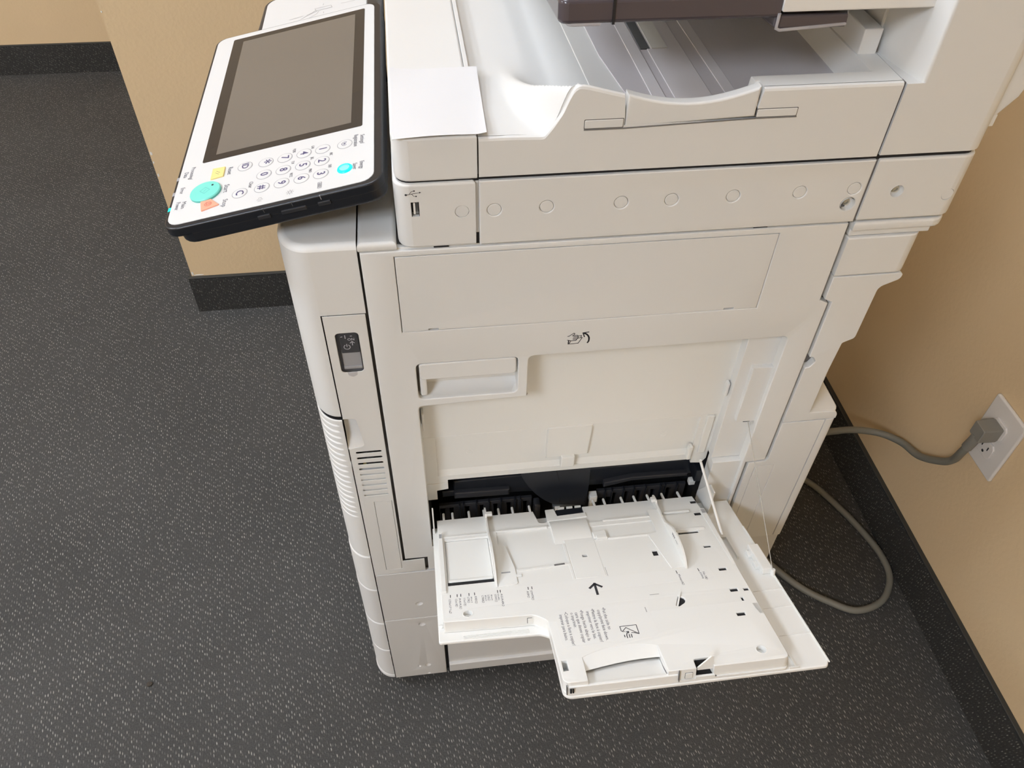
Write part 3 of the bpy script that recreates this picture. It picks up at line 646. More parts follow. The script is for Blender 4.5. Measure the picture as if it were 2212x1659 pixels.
# output tray floor: smooth panel with raised bands
ft = plate('output_floor', rp([(178, 26), (366, 26), (366, 480), (160, 480), (168, 120)]), 2, LAV, CP, FXY(976.6), bev=0.3)
for x0, x1 in ((196, 207), (214, 246), (258, 268)):
    plate('floor_band', rp([(x0, 30), (x1, 30), (x1 - 3, 470), (x0 - 3, 470)]), 1.6, LAV2, ft, FXY(977.3), bev=0.4)
box('floor_opening', 207.5, 216, 128, 320, 976.4, 977.5, GREY, ft); box('floor_insert', 217.5, 232, 128, 320, 976.4, 977.9, IVORY, ft)
plate('exit_ramp', rp([(150, 30), (176, 26), (170, 200), (160, 420), (140, 420)]), 1.5, WHITE, CP, FXY(975.6), bev=0.6)
# rear cover of the feeder with concave inner flank
rcv = [(389, 0.0), (402, 0.0)] ; tail = [(484, 0.0, 14), (484, 520), (389, 520)]
plate('feeder_rear_lower', rp([(389, 0), (484, 0, 14), (484, 520), (389, 520)]), 62.5, WHITE, CP, FXY(998.5), bev=0)
flank = [(402.5, 0, 3)] + [(402.5 - 13.5 * math.sin(math.pi / 2 * t), 2 + 96 * t ** 1.3) for t in (0.12, 0.25, 0.4, 0.55, 0.7, 0.85, 1.0)]
plate('feeder_rear_upper', rp([(484, 520), (388.5, 520)] + flank[::-1] + [(484, 0, 14)]), 139.9, WHITE, CP, FXY(1138.4), bev=0)
box('flank_step', 388.6, 396, 62, 90, 998.6, 1075, WHITE, CP, bev=1.5)
box('guide_block', 370, 386, 52, 140, 999, 1020.5, WHITE, CP, bev=1.0)
plate('feeder_hinge_cover', rp([(480, 962), (486.5, 963), (499, 979), (502, 990), (506, 1130), (480, 1130)]), 300, WHITE, CP, FXZ(8), bev=2)
box('feeder_hinge_foot', 480, 487.5, 8, 40, 953, 964, WHITE, CP, bev=1)
# original supply tray above
SA = math.radians(6)
def FS(z0):   # sloping tray frame: a = x, b = y, rises towards the viewer
    return Matrix.Translation((0, 20, z0)) @ Matrix.Rotation(-SA, 4, 'X')
stt = plate('supply_tray', rp([(113, 42), (404, 42), (404, 470), (113, 470)]), 8, WHITE, CP, FS(1062), bev=1)
plate('supply_tray_extension', rp([(111, 0, 7), (148, 0), (278, 0), (278, 80), (111, 80)]), 17, SMOKE, stt, FS(1062.5), bev=3.0, res=3)
plate('extension_lip', rp([(117, -1, 5), (142, -1), (142, 12), (117, 12)]), 3, FROST, stt, FS(1046.5), bev=1.5)
box('extension_rib', 150, 152, -1, 60, -17.5, 0.4, BLACK, stt, F=FS(1062.5))
plate('supply_tray_end', rp([(278.5, -1), (404, -1, 4), (404, 60), (278.5, 60)]), 26, TRAYW, stt, FS(1076), bev=1.2)
plate('paper_stop', rp([(276, -1, 4), (332, -1), (345, 30), (345, 60), (276, 60)]), 10, SMOKE, stt, FS(1047), bev=2)
tube('paper_stop_edge', [(277, 18, 1049), (277, 18, 1038), (280, 18, 1036.6), (331, 18.5, 1039.5), (345, 45, 1042)], 1.3, FROST, stt, smoothpath=False)

# ------------------------------------------------------------------ fold-down tray (part) and its sub-parts
wing_out = rp(tv([(-175.2, 4), (-175.2, 197.6, 3), (-70, 200.5, 14), (-62, 206, 4), (-62.5, 285, 9), (197.5, 283.6, 5), (200.6, 277, 3), (201.5, 3)]))
th_ = []
def rh(u, v, a, b): return tv([(u - a / 2, v - b / 2), (u + a / 2, v - b / 2), (u + a / 2, v + b / 2), (u - a / 2, v + b / 2)])
holes_t = [rh(140.4, 148.4, 8.6, 4.8), rh(140.2, 182.7, 8.6, 5), rh(153.2, 183.6, 5.6, 4.2), rh(143.9, 197.4, 2.6, 5.4), rh(134, 218.5, 9, 5), rh(137.3, 107.9, 8.5, 3.6), rh(75.3, 110.3, 6.2, 9), rh(-4.9, 103.1, 5.6, 4.4),
           tv([(151.8, 206), (156.4, 206.4), (156.4, 219.6), (153.6, 219.6)]), rh(-56.6, 260.5, 5.2, 13), circ(134.8, -268.2, 4.8), circ(-143.3, -176.1, 4.6),
           rp(tv([(78.6, 183, 1), (83.6, 186.5, 2), (84.6, 190, 1.5), (82.5, 194, 1.5), (75.5, 198.4, 1), (72.2, 197.4, 1)])),
           rect(-161.5, -110.8, -130.4, -50.5), rect(-100.2, -23.5, -113.6, -43), rect(13.0, 95, -75.5, -50), rect(112, 136, -81.6, -77.8)]
def arc_v(s_): return 253 - 4.5 * s_ - 7.5 * math.sin(math.pi * s_) ** 0.8
hand_n = [(-38.4, 284)] + [(-38.2 + 75.4 * k / 14, arc_v(k / 14)) for k in range(15)] + [(38.4, 284)]
plat = rp(tv([(-169.4, 41.5), (-169.4, 185.2, 2), (-76, 188.2, 10), (-63.2, 198, 8), (-62.0, 281.4, 7)] + [(-38.6, 282)] + hand_n[1:-1] + [(38.4, 282), (65.4, 282.0), (66, 270.4, 3), (82, 269.8, 3), (83, 281.9), (157.6, 281.6, 5), (157.6, 41.5)]))
tray = plate('bypass_tray', plat, 12.6, TRAYW, CP, FT(15), holes=holes_t, bev=0.7)
for u, v, a_, b_ in ((140.4, 148.4, 8.6, 4.8), (140.2, 182.7, 8.6, 5), (153.2, 183.6, 5.6, 4.2), (143.9, 197.4, 2.6, 5.4), (134, 218.5, 9, 5), (137.3, 107.9, 8.5, 3.6), (75.3, 110.3, 6.2, 9), (124, 79.7, 24, 3.8), (-136, 127.5, 50, 6), (78.5, 190.5, 12, 15)):
    box('hole_shade', u - a_ / 2 - 1, u + a_ / 2 + 1, -v - b_ / 2 - 1, -v + b_ / 2 + 1, 12.2, 13.2, VOID, tray, F=FT(0))  # near-black plate stands in for the shade inside each hole
wing = plate('tray_cover', wing_out, 4, TRAYW, tray, FT(0), bev=1.2)
plate('tray_shade_sheet', rp(tv([(-168, 6), (-168, 184), (-64, 188), (-61, 250), (150, 262), (156, 30), (150, 6)])), 1.2, VOID, tray, FT(2.2), bev=0.1)  # black sheet added so the platform holes look shaded, no real tray part
plate('tray_base', rp(tv([(-169.0, 8), (-169.0, 185.0), (-76, 188.0, 10), (-63.4, 198, 8), (-62.2, 283.6, 7), (157.6, 283.2, 5), (157.4, 30), (150, 8)])), 2.4, TRAYW, tray, FT(2.6), bev=0.3, holes=[rh(77, 276, 18, 14), rh(-56.6, 260.5, 5, 11), rp(tv([(73, 182), (86, 186), (84, 199), (71, 199)]))])
# front edge wall below the hand recess, and recess floor
box('front_lip', -58.5, 48, -283.4, -279.6, 0, 10.2, TRAYW, tray, bev=0.8, F=FT(0))
def arc_d(s_): return 266 - 6.8 * math.sin(math.pi * min(1, s_ * 0.62)) - 0.6 * s_
rows = [[(-38.2 + 75.4 * k / 14, -arc_v(k / 14), 14.9) for k in range(15)], [(-38.2 + 75.4 * k / 14, -(arc_v(k / 14) * .5 + arc_d(k / 14) * .5), 13.2) for k in range(15)], [(-38.2 + 75.4 * k / 14, -arc_d(k / 14), 10.6) for k in range(15)]]
grid('hand_recess', rows, TRAYW, tray, F=FT(0))
rows = [[(-38.2 + 75.4 * k / 14, -arc_d(k / 14) + 2.5, 6.2) for k in range(15)], [(-38.2 + 75.4 * k / 14, -(arc_d(k / 14) * .5 + 141), 7.2) for k in range(15)], [(-38.2 + 75.4 * k / 14, -282, 10.0) for k in range(15)]]
grid('hand_recess_floor', rows, TRAYW, tray, F=FT(0))
box('edge_seam', -59.5, -58.6, -284.2, -281.6, 2, 12, GASKET, tray, F=FT(0)); box('edge_seam', 48.2, 49.0, -283.9, -281, 1.5, 14.6, GASKET, tray, F=FT(0))
plate('edge_latch', rect(55, 62, 3.5, 10, 0.6), 1.2, TRAYW, tray, FT(0) @ FXZ(-282.9), bev=0.3)
plate('edge_latch_well', rect(54.6, 62.4, 3.1, 10.4, 0.6), 0.8, GASKET, tray, FT(0) @ FXZ(-282.3), bev=0.1)
box('lock_slot', -56.5, -54.6, -285.6, -284.6, 5, 10, VOID, tray, F=FT(0)); box('lock_slot', -54.1, -52.6, -285.6, -284.6, 5, 10, VOID, tray, F=FT(0))
plate('side_latch_well', rect(-83.0, -74.6, 4.2, 11.6, 0.5), 0.6, GASKET, tray, FT(0) @ FXZ(-188.25), bev=0.1)
plate('side_latch', rect(-82.4, -75.6, 3.6, 11.0, 0.5), 0.8, TRAYW, tray, FT(0) @ FXZ(-188.6), bev=0.2)
for k in range(4): box('flange_ridge', -150, -82, -(192.6 + 1.5 * k), -(191.9 + 1.5 * k), 0, 0.5, TRAYW, tray, F=FT(0))
lathe('flange_bump', [(2.6, 0, 0), (2.4, 1.6, 0), (1.2, 2.2, 0), (0.2, 2.3, 0)], TRAYW, tray, FT(0), -172, -176, n=16)
for u, v in ((134.8, 268.2), (-143.3, 176.1)):
    lathe('screw_socket', [(6.0, 0.02, 0), (5.4, 0.25, 0), (4.7, 0.1, 0), (4.3, -5.5, 0), (2.2, -5.6, 0), (1.8, -7, 0), (0.3, -7, 0)], TRAYW, tray, FT(15), u, -v)
# wedge flag in the front notch
bm = bmesh.new(); pr = [(67.4, 9.5), (82.6, 9.5), (82.6, 25), (80.2, 25), (67.4, 12)]
a = [bm.verts.new((p[0], -279.6, p[1])) for p in pr]; b = [bm.verts.new((p[0], -278.0, p[1])) for p in pr]
bm.faces.new(a); bm.faces.new(b)
for k in range(5): bm.faces.new((a[k], a[(k + 1) % 5], b[(k + 1) % 5], b[k]))
bmobj('stop_flag', bm, TRAYW, tray, FT(0))
plate('notch_front', rp(tv([(65, 281), (84, 281), (84, 283.4), (65, 283.4)])), 5, TRAYW, tray, FT(5), bev=0.4)
box('notch_shade', 65.5, 83, -281, -270, 0.6, 3.0, VOID, tray, F=FT(0)); box('notch_shade', 66, 82.4, -271.4, -270.6, 2, 13, VOID, tray, F=FT(0))  # shade inside the notch, put in as near-black plates
# small flip lever
bm = bmesh.new(); pr = [(72.6, -197.4), (74.4, -198), (80.6, -183.4), (79.2, -182.6)]
a = [bm.verts.new((*p, 6)) for p in pr]; b = [bm.verts.new((p[0] + (2.6 if i > 1 else 0), p[1] + (4.5 if i > 1 else 0), 17 if i > 1 else 14)) for i, p in enumerate(pr)]
bm.faces.new(a); bm.faces.new(b)
for k in range(4): bm.faces.new((a[k], a[(k + 1) % 4], b[(k + 1) % 4], b[k]))
bmobj('flip_lever', bm, TRAYW, tray, FT(0))
# feed edge strip with comb fingers
edge = rp(tv([(-169, 5.2), (-50, 4.6), (-46, 30, 4), (-36, 30, 4), (-34, 5.4), (-22.6, 5.2), (-22.6, 19), (12, 17.5), (12, 4.6), (154, 4.2), (157, 43), (13, 44), (-36, 44), (-40, 44), (-169, 42)]))
plate('feed_edge', edge, 8, TRAYW, tray, FT(12), bev=0.8)
for u in fl + fr:
    box('feed_finger', u - 1.5, u + 1.5, -8, 9.5, 8.6, 12.2, TRAYW, tray, bev=1.2, F=FT(0))
plate('separation_pad', rp(tv([(-21.4, 6), (11.4, 4.6), (10.8, 15.8), (-20.8, 18.4)])), 4, BLACK, tray, FT(11.4), bev=0.5)
boxes('pad_tooth', [(-18 + 10.5 * k, -10.5 + 10.5 * k, -4.5, -2.2, 9.5, 12.6) for k in range(3)], TRAYW, tray, F=FT(0))
plate('pad_surround', rp(tv([(-24, 5.4), (-22, 20.4), (13.6, 18.4), (13.4, 27), (-36, 29), (-35, 6)])), 3, TRAYW, tray, FT(13.2), bev=0.5)
# raised bed in front of the pad
bm = bmesh.new()
rows = []
for i in range(10):
    t = i / 9; v = 29 + 47 * t; wv = 12.2 + 5.0 * math.sin(math.pi * min(1, t * 0.95)) ** 0.7
    rows.append([(-36 + 4 * t * (1 - t), -v, 11.5)] + [(-34 + 44.5 * k / 6, -v, wv) for k in range(7)] + [(11.6, -v, 11.5)])
bm.free(); grid('lift_pad', rows, TRAYW, tray, F=FT(0), ang=45)
plate('centre_block', rp(tv([(12.4, 63), (28, 61.5), (28, 72.5), (12.4, 74.5)])), 6, TRAYW, tray, FT(17), bev=0.8)
plate('centre_block', rp(tv([(15, 72), (27, 71), (27.5, 77), (15, 78.2)])), 5, TRAYW, tray, FT(18.2), bev=0.8)
plate('centre_channel', rp(tv([(-22.3, 79), (11.7, 76), (11.4, 140.6), (-21.8, 140.4)])), 0.8, TRAYW, tray, FT(15.35), bev=0.3, holes=[rh(-4.9, 103.1, 5.6, 4.4)])
plate('channel_edge', rp(tv([(-26.5, 78), (-23.2, 78), (-22.6, 140.6), (-25.6, 140.6)])), 0.5, TRAYW, tray, FT(15.4), bev=0.2)
strokes('channel_groove', [[(13.2, -140.4), (13.2, -126)]], 0.35, GASKET, tray, FT(15), c=0.05)
# sunk beds
plate('left_bed', rp(tv([(-161.2, 51), (-111, 51), (-111, 121), (-161.2, 121)])), 3, TRAYW, tray, FT(13.0), bev=0.8, holes=())
box('left_bed_lip', -161.4, -111.5, -124, -119.5, 9, 14.2, TRAYW, tray, bev=1.2, F=FT(0))
plate('left_bed_ridge', rp(tv([(-168, 42), (-110, 42), (-110, 46), (-168, 46)])), 6, TRAYW, tray, FT(15.2), bev=1.2)
plate('mid_bed', rp(tv([(-100.8, 42.6), (-23, 42.6), (-23, 114), (-100.8, 114)])), 2, TRAYW, tray, FT(13.4), bev=0.1)
plate('bed_rail', rp(tv([(-84, 116.5), (-24, 112.5), (-24, 115.5), (-84, 119.4)])), 1.4, TRAYW, tray, FT(16), bev=0.4)
plate('bed_slot', rp(tv([(-42, 113.6), (-30, 112.8), (-30, 115.6), (-42, 116.4)])), 0.4, GASKET, tray, FT(16.15), bev=0.1)
box('bed_ridge', -100, -38, -45, -41.6, 12, 16.2, TRAYW, tray, bev=1.2, F=FT(0))
plate('right_bed', rp(tv([(12.6, 49.6), (95.4, 49.6), (95.4, 76), (12.6, 76)])), 2, TRAYW, tray, FT(13.8), bev=0.1)
box('bed_ridge', 30, 88, -43.4, -39.6, 11, 16.0, TRAYW, tray, bev=1.2, F=FT(0)); box('bed_ridge', 28, 76, -78.4, -75.4, 12, 16.6, TRAYW, tray, bev=1.2, F=FT(0))
box('bed_ridge', 106, 140, -38, -33.8, 10, 14.6, TRAYW, tray, bev=1.2, F=FT(0)); box('bed_ridge', 104, 146, -76.4, -71.8, 12, 16.6, TRAYW, tray, bev=1.4, F=FT(0))
plate('bed_hole', rh(32, 46.6, 9, 3), 0.4, GASKET, tray, FT(12.3), bev=0.1)
plate('edge_hole', rh(150.6, 17.9, 7, 4.2), 0.4, VOID, tray, FT(12.2), bev=0.1); plate('edge_hole', rh(146.5, 46.5, 8, 4.6), 0.4, VOID, tray, FT(15.15), bev=0.1)
# side rails
box('side_rail', -168.8, -163.6, -142, -38, 10, 17.2, TRAYW, tray, bev=0.5, F=FT(0)); box('rail_pocket', -167.6, -164.6, -48, -40.5, 16, 17.4, MIDGREY, tray, F=FT(0))
bm = bmesh.new()
pr = [(155.8, -36), (159.6, -36), (165.6, -128), (161.8, -128)]
pr = [(151.6, -38), (157.4, -38), (157.6, -143), (154.2, -143)]
a = [bm.verts.new((*p, 12)) for p in pr]; b = [bm.verts.new((*p, 16.6 if p[1] > -100 else 15.2)) for p in pr]
bm.faces.new(a); bm.faces.new(b)
for k in range(4): bm.faces.new((a[k], a[(k + 1) % 4], b[(k + 1) % 4], b[k]))
bmobj('side_rail', bm, TRAYW, tray, FT(0))
box('rail_pocket', 152.4, 156.8, -47, -39.5, 16, 16.8, MIDGREY, tray, F=FT(0))
# wing ribs and groove
box('wing_rib', 164.8, 166.2, -282, -80, 0, 1.6, TRAYW, tray, F=FT(0))
for v in (173, 240): box('wing_rib', 158, 200, -v - .5, -v + .5, 0, 1.0, TRAYW, tray, F=FT(0))
box('wing_rib', 166, 200, -200.4, -199.6, 0, 0.6, TRAYW, tray, F=FT(0)); box('wing_rib', 158.5, 168.5, -282.9, -281.6, 0, 2.2, TRAYW, tray, F=FT(0))
box('wing_edge_rib', 199.6, 200.9, -280, -60, 0, 1.1, TRAYW, tray, F=FT(0))
box('wing_rib', 163, 165, -118, -80, 0, 4, TRAYW, tray, F=FT(0)); box('wing_rib', 163, 172, -81, -79.5, 0, 4, TRAYW, tray, F=FT(0)); box('wing_rib', 170.5, 172, -118, -80, 0, 4, TRAYW, tray, F=FT(0))
# cord anchor block on the wing
an = box('cord_anchor', 187.5, 200.0, -148, -103, 0, 8, TRAYW, tray, bev=1.2, F=FT(0))
for v in (114, 134): box('anchor_clip', 183.4, 188.4, -v - 5, -v + 5, 0, 5.0, TRAYW, tray, bev=1.0, F=FT(0))
lathe('anchor_pin', [(2.6, 0, 0), (2.6, 7, 0), (2.2, 7.6, 0), (0.4, 7.6, 0)], TRAYW, tray, FT(0), 199, -149.5, n=16)
def tp(u, v, w): return FT(w) @ Vector((u, -v, 0))
tube('tray_cord', [(360.5, 9, 588), tuple(tp(198.5, 149.5, 6))], 0.42, STRING, CP, smoothpath=False)
# hinge arms
arm0 = Vector((315, 2, 523)); arm1 = tp(164, 84, 10)
tube('hinge_arm', interp([tuple(arm0 + Vector((-1, 2, 4))), tuple(arm0), tuple((arm0 * 2 + arm1) / 3), tuple((arm0 + arm1 * 2) / 3), tuple(arm1)], 4), 1.6, TRAYW, CP, smoothpath=False)
plate('hinge_cheek', rp([(0, 500), (14, 498, 2), (40, 452, 3), (40, 440), (0, 432)]), 1.6, TRAYW, CP, Matrix.Translation((329, 0, 0)) @ Matrix.Rotation(math.radians(90), 4, 'Z') @ FXZ(0) @ Matrix.Translation((-26, 0, 0)), bev=0.4)
plate('hinge_cheek', rp([(0, 486), (8, 478, 3), (22, 420, 6), (26, 372, 4), (20, 370), (0, 420)]), 1.6, TRAYW, CP, Matrix.Translation((-13, 0, 0)) @ Matrix.Rotation(math.radians(-90), 4, 'Z') @ FXZ(0), bev=0.4)

# paper width guides
def fin(name, u, prof, th, par):
    bm = bmesh.new(); a = [bm.verts.new((u - th / 2, -v, wv)) for v, wv in prof]; b = [bm.verts.new((u + th / 2, -v, wv)) for v, wv in prof]
    n = len(prof); bm.faces.new(a); bm.faces.new(b)
    for k in range(n): bm.faces.new((a[k], a[(k + 1) % n], b[(k + 1) % n], b[k]))
    return bmobj(name, bm, TRAYW, par, FT(0))
fin('width_guide', 101.5, [(8, 12), (8, 22), (14, 23.5), (22, 23.5), (24, 20.5), (46, 18.5), (60, 19), (88, 31), (106, 32.5), (124, 30), (136, 24), (142, 16), (142, 14), (30, 12)], 2.0, tray)
plate('guide_foot', rp(tv([(88, 30), (101, 30), (101, 139.6), (85.4, 140), (75.6, 76), (87, 73.5)])), 1.2, TRAYW, tray, FT(16), bev=0.4)
box('guide_hook', 96, 102, -21, -14, 20, 24, TRAYW, tray, bev=.8, F=FT(0))
fin('width_guide', -109.3, [(0, 11), (0, 21), (8, 22.5), (16, 22.5), (18, 19), (40, 18), (52, 19.5), (80, 30), (98, 31), (116, 29), (130, 22), (142, 16), (142, 14), (20, 11)], 2.0, tray)
plate('guide_foot', rp(tv([(-108, 70), (-92.6, 70.5), (-86, 112), (-85.6, 139.4, 3), (-108, 142)])), 1.4, TRAYW, tray, FT(16.2), bev=0.5)
box('guide_hook', -108.6, -101.5, -17, -11, 19, 22.8, TRAYW, tray, bev=.8, F=FT(0))
box('guide_slot', -102, -92, -120.4, -118.6, 16.1, 16.5, MIDGREY, tray, F=FT(0)); box('guide_tab', -86, -80, -128, -124, 15, 16.6, TRAYW, tray, bev=.4, F=FT(0))
# level marks on the guide
FG = FT(0) @ Matrix(((0, 0, -1, 100.4), (1, 0, 0, 0), (0, 1, 0, 0), (0, 0, 0, 1)))
strokes('guide_print', [[(-92, 27), (-92, 24)], [(-95.5, 27), (-95.5, 24)], [(-99, 27), (-99, 24)], [(-92, 24), (-94, 26.5)], [(-95.5, 24), (-97.5, 26.5)], [(-99, 24), (-101, 26.5)], [(-104, 25), (-111, 24.8)]], 0.7, INK, tray, FG, c=0.15)

# printing on the tray
R90 = -math.pi / 2
FTT = FT(15)
plate('size_label', rp(tv([(-166.2, 145, 2), (-166.8, 180, 2), (-151, 180.8, 3), (-149, 172, 3), (-140, 169.5, 3), (-60, 166.5), (30, 162), (128, 160), (126, 141.5), (60, 142), (-62, 143)])), 0.12, STICK, tray, FTT @ Matrix.Translation((0, 0, 0.1)), bev=0.02, holes=[])
lb = plate('instruction_label', rp(tv([(-54.2, 187.2, 2), (43.4, 187.0, 2), (43.2, 232), (38.8, 236.6), (-55.0, 237.4, 2)])), 0.12, STICK, tray, FTT @ Matrix.Translation((0, 0, 0.12)), bev=0.03)
ticks = [-159.9, -152.6, -148.7, -140, -134, -109.2, -106.3, -76.1, -72.0]
for ln_ in [[(u, -145.6), (u - 0.1, -149.4)] for u in ticks] + [[(88.7, -144), (88.9, -148.6)], [(113.4, -144.1), (113.6, -148.6)]]: strokes('size_mark', [ln_], 0.8, INKD, tray, FTT, c=0.2)
for s, u, v0, v1, sz in (('12⅝x17¹¹/₁₆□', -161.0, 151.4, 173.4, 3.1), ('12x18□', -154.2, 151.8, 164.3, 3.1), ('A4□/A3□', -150.2, 151.6, 168.2, 3.1), ('11x17□', -145.4, 151.6, 164.2, 3.1), ('LTR□', -141.2, 151.4, 160.2, 3.1), ('8½x11', -137.9, 151.6, 160.5, 2.3), ('EXEC□', -133.3, 151.2, 162.3, 3.1), ('LTRR□', -126, 151.3, 162.4, 3.1), ('8½x11', -122.8, 151.4, 160, 2.3), ('LGL□', -119.6, 151.2, 160, 3.1), ('8½x14', -116.4, 151.4, 160, 2.3), ('STMT□', -112.4, 151.3, 163, 3.1), ('5½x8½', -109.2, 151, 161, 2.3), ('A5□/A4R□', -105.7, 151.3, 170.8, 3.1), ('A5R□', -77.5, 151.7, 162.1, 3.1), ('STMTR□', -73.6, 151.3, 166.1, 3.1), ('Monarch□', 89.9, 149.9, 167.2, 3.4), ('No.10□', 117.6, 150, 162.6, 3.4), ('(COM10)', 114.1, 150.4, 160.6, 2.6)):
    o = text('size_print', s.replace('□', '▯') if False else s.replace('□', ''), sz, 0, 0, INK, tray, Matrix.Identity(4))
    xs_ = [v.co.x for v in o.data.vertices]; wdt = (max(xs_) - min(xs_)) / S; full = v1 - v0; box_w = 2.6 if '□' in s and s.endswith('□') else 0
    k = (full - box_w) / max(wdt, .1)
    o.data.transform(Matrix.Diagonal((1 / S, 1 / S, 1 / S, 1)))
    o.data.transform(SC @ FTT @ Matrix.Translation((u, -v0, 0.1)) @ Matrix.Rotation(R90, 4, 'Z') @ Matrix.Diagonal((k, 1, 1, 1)))
    if box_w: strokes('size_print', [[(u - 1.0, -(v1 - 2.0)), (u + 1.0, -(v1 - 2.0)), (u + 1.0, -v1), (u - 0.2, -v1), (u - 1.0, -(v1 - .7)), (u - 1.0, -(v1 - 2.0))]], 0.3, INK, tray, FTT, c=0.2)
for s, u, v0, v1 in (('•Put the side to', -3.6, 188.6, 220.2), ('copy/print face down.', -9.0, 191.2, 234.5), ('•Mettre la face à copier/', -15.2, 188.8, 235.8), ('imprimer vers le bas.', -20.6, 191.6, 230.8), ('•Ponga hacia abajo la', -27.0, 188.9, 232.2), ('cara que desee copiar', -32.4, 191.6, 234.4), ('o imprimir.', -37.1, 191.4, 213), ('•Coloque a face a copiar/', -43.3, 189.4, 236.6), ('imprimir para baixo.', -48.9, 192.4, 229)):
    o = text('label_print', s, 4.9, 0, 0, INK, tray, Matrix.Identity(4))
    xs_ = [v.co.x for v in o.data.vertices]; k = (v1 - v0) / ((max(xs_) - min(xs_)) / S)
    o.data.transform(Matrix.Diagonal((1 / S, 1 / S, 1 / S, 1)))
    o.data.transform(SC @ FTT @ Matrix.Translation((u, -v0, 0.12)) @ Matrix.Rotation(R90, 4, 'Z') @ Matrix.Diagonal((k, 1, 1, 1)))
strokes('feed_arrow', [[(-4.2, -150.8), (-4.4, -168)], [(-10.6, -157.4), (-4.2, -151.2), (2.4, -157.0)]], 2.7, INKD, tray, FTT, c=0.22)
strokes('face_down_symbol', [tv([(7.1, 224.4), (7.1, 218.2), (23.9, 218.1), (23.8, 230.5), (19.2, 228.6)]), tv([(16.6, 228.2), (20.4, 228.6)]), tv([(23.8, 230.5), (12.7, 220.4), (8.3, 225.1)]), tv([(7.1, 224.4), (8.3, 225.4), (10.2, 225.6)])], 0.75, INKD, tray, FTT, c=0.24)
strokes('face_down_symbol', [tv([(11.2, 234.6), (11.0, 231.6), (11.6, 229), (12.6, 227.6), (13.4, 226.8)]), tv([(11.4, 226.4), (14.0, 226.0), (13.6, 228.4)]), tv([(8.8, 230.4), (8.8, 233)]), tv([(13.7, 230.2), (13.5, 234.5)]), tv([(15.9, 230.1), (15.7, 234.4)])], 0.9, INKD, tray, FTT, c=0.24)
text('label_print', '4A9-0042-01', 1.6, 39.8, -194.5, INKL, tray, FTT, rot=R90, c=0.2) if False else None
strokes('part_number_print', [[(39.6, -195 - 0.9 * k), (39.6, -195.5 - 0.9 * k)] for k in range(8)] + [[(50 + 1.0 * k, -177.4), (50.5 + 1.0 * k, -177.4)] for k in range(10)], 0.9, INKL, tray, FTT, c=0.22)

# ------------------------------------------------------------------ control panel
pan = plate('control_panel', rp([(-134, -96, 13), (211, -96, 13), (211, 90.5, 13), (-134, 90.5, 13)]), 9, BLACK, CP, FP(-0.4), bev=1.6, res=3)
plate('panel_underside', rp([(-126, -87, 14), (211, -87, 14), (211, 90.5, 13), (-126, 90.5, 13)]), 14.5, BLACK, pan, FP(-4.6), bev=4.0, res=4)
plate('faceplate', rp([(-131, -93, 11), (206, -93, 11), (206, 83.5, 11), (-131, 83.5, 11)]), 1.2, FACE, pan, FP(0.2), bev=0.4)
plate('screen_bezel', rp([(-121, -74.3, 2), (120.4, -74.3, 2), (120.4, 73, 2), (-121, 73, 2)]), 0.6, GLASSB, pan, FP(0.45), bev=0.12)
plate('display', rect(-111.3, 111.3, -62.6, 62.6), 0.3, LCD, pan, FP(0.62), bev=0.05)
def key(x, y, r, ch, fs=9.0):
    lathe('number_key' if ch.isdigit() or ch in '*#' else 'function_key', [(r + 0.75, 0.0, 1), (r + 0.75, 0.12, 1), (r + 0.2, 0.14, 1), (r + 0.15, 0.16, 0), (r - 0.1, 0.42, 0), (r * 0.8, 0.5, 0), (r * 0.3, 0.5, 0)], [FACE, KEYR], pan, FP(0.2), x, y)
    if ch: text('key_print', ch, fs, x, y - (1.2 if ch == '*' else 0), INKV, pan, FP(0.72), c=0.1, align='CENTER', bold=0.12)
gx = (143.6, 162.1, 181.4); gy = (38.0, 21.3, 4.1, -13.0)
for r, rowc in enumerate(('123', '456', '789', '*0#')):
    for c, ch in enumerate(rowc): key(gx[c], gy[r], 6.1, ch, 15 if ch == '*' else 9.8)
key(142.1, -32, 6.1, 'ID', 8.6); key(182, -32.3, 6.1, 'C', 9.8); key(144.1, 57.6, 6.1, ' ')
strokes('key_print', [arc(144.1, 57.6, 2.6, -220, 40, 12), [(142.8, 57.6), (145.4, 57.6)], [(143.4, 58.7), (144.8, 56.5)], [(144.8, 58.7), (143.4, 56.5)], [(141.6, 59.4), (141.8, 57.9)]], 0.45, INKV, pan, FP(0.72), c=0.1)
lathe('energy_saver_key', [(6.6, 0, 0), (6.6, 0.5, 0), (6.0, 1.2, 0), (4.2, 1.3, 0), (3.9, 1.3, 1), (0.3, 1.35, 1)], [CYAN, CYANW], pan, FP(0.2), 182, 58.6)
strokes('key_print', [arc(182, 58.6, 3.2, 100, 260, 10)], 0.4, INKV, pan, FP(1.6), c=0.08)
lathe('start_key', [(13.6, 0, 1), (13.6, 1.6, 1), (12.9, 2.4, 0), (6, 2.6, 0), (0.4, 2.6, 0)], [TEAL, TEALD], pan, FP(0.2), 169.4, -63.6, n=40)
strokes('key_print', [[(165.2, -63.4), (169.5, -59.1), (174, -63.4), (169.5, -67.8), (165.2, -63.4)], [(168.2, -62.4), (170.9, -64.4)]], 0.4, TEALD, pan, FP(2.8), c=0.06)
lathe('key_lamp', [(1.0, 0, 0), (0.9, 0.2, 0), (0.2, 0.25, 0)], BLACK, pan, FP(2.75), 163.5, -57.5, n=12)
plate('reset_key', rp([(135.2, -62, .6), (151.6, -62, .6), (150.4, -50.4, .6), (136.0, -50.4, .6)]), 1.8, YEL, pan, FP(1.4), bev=0.5)
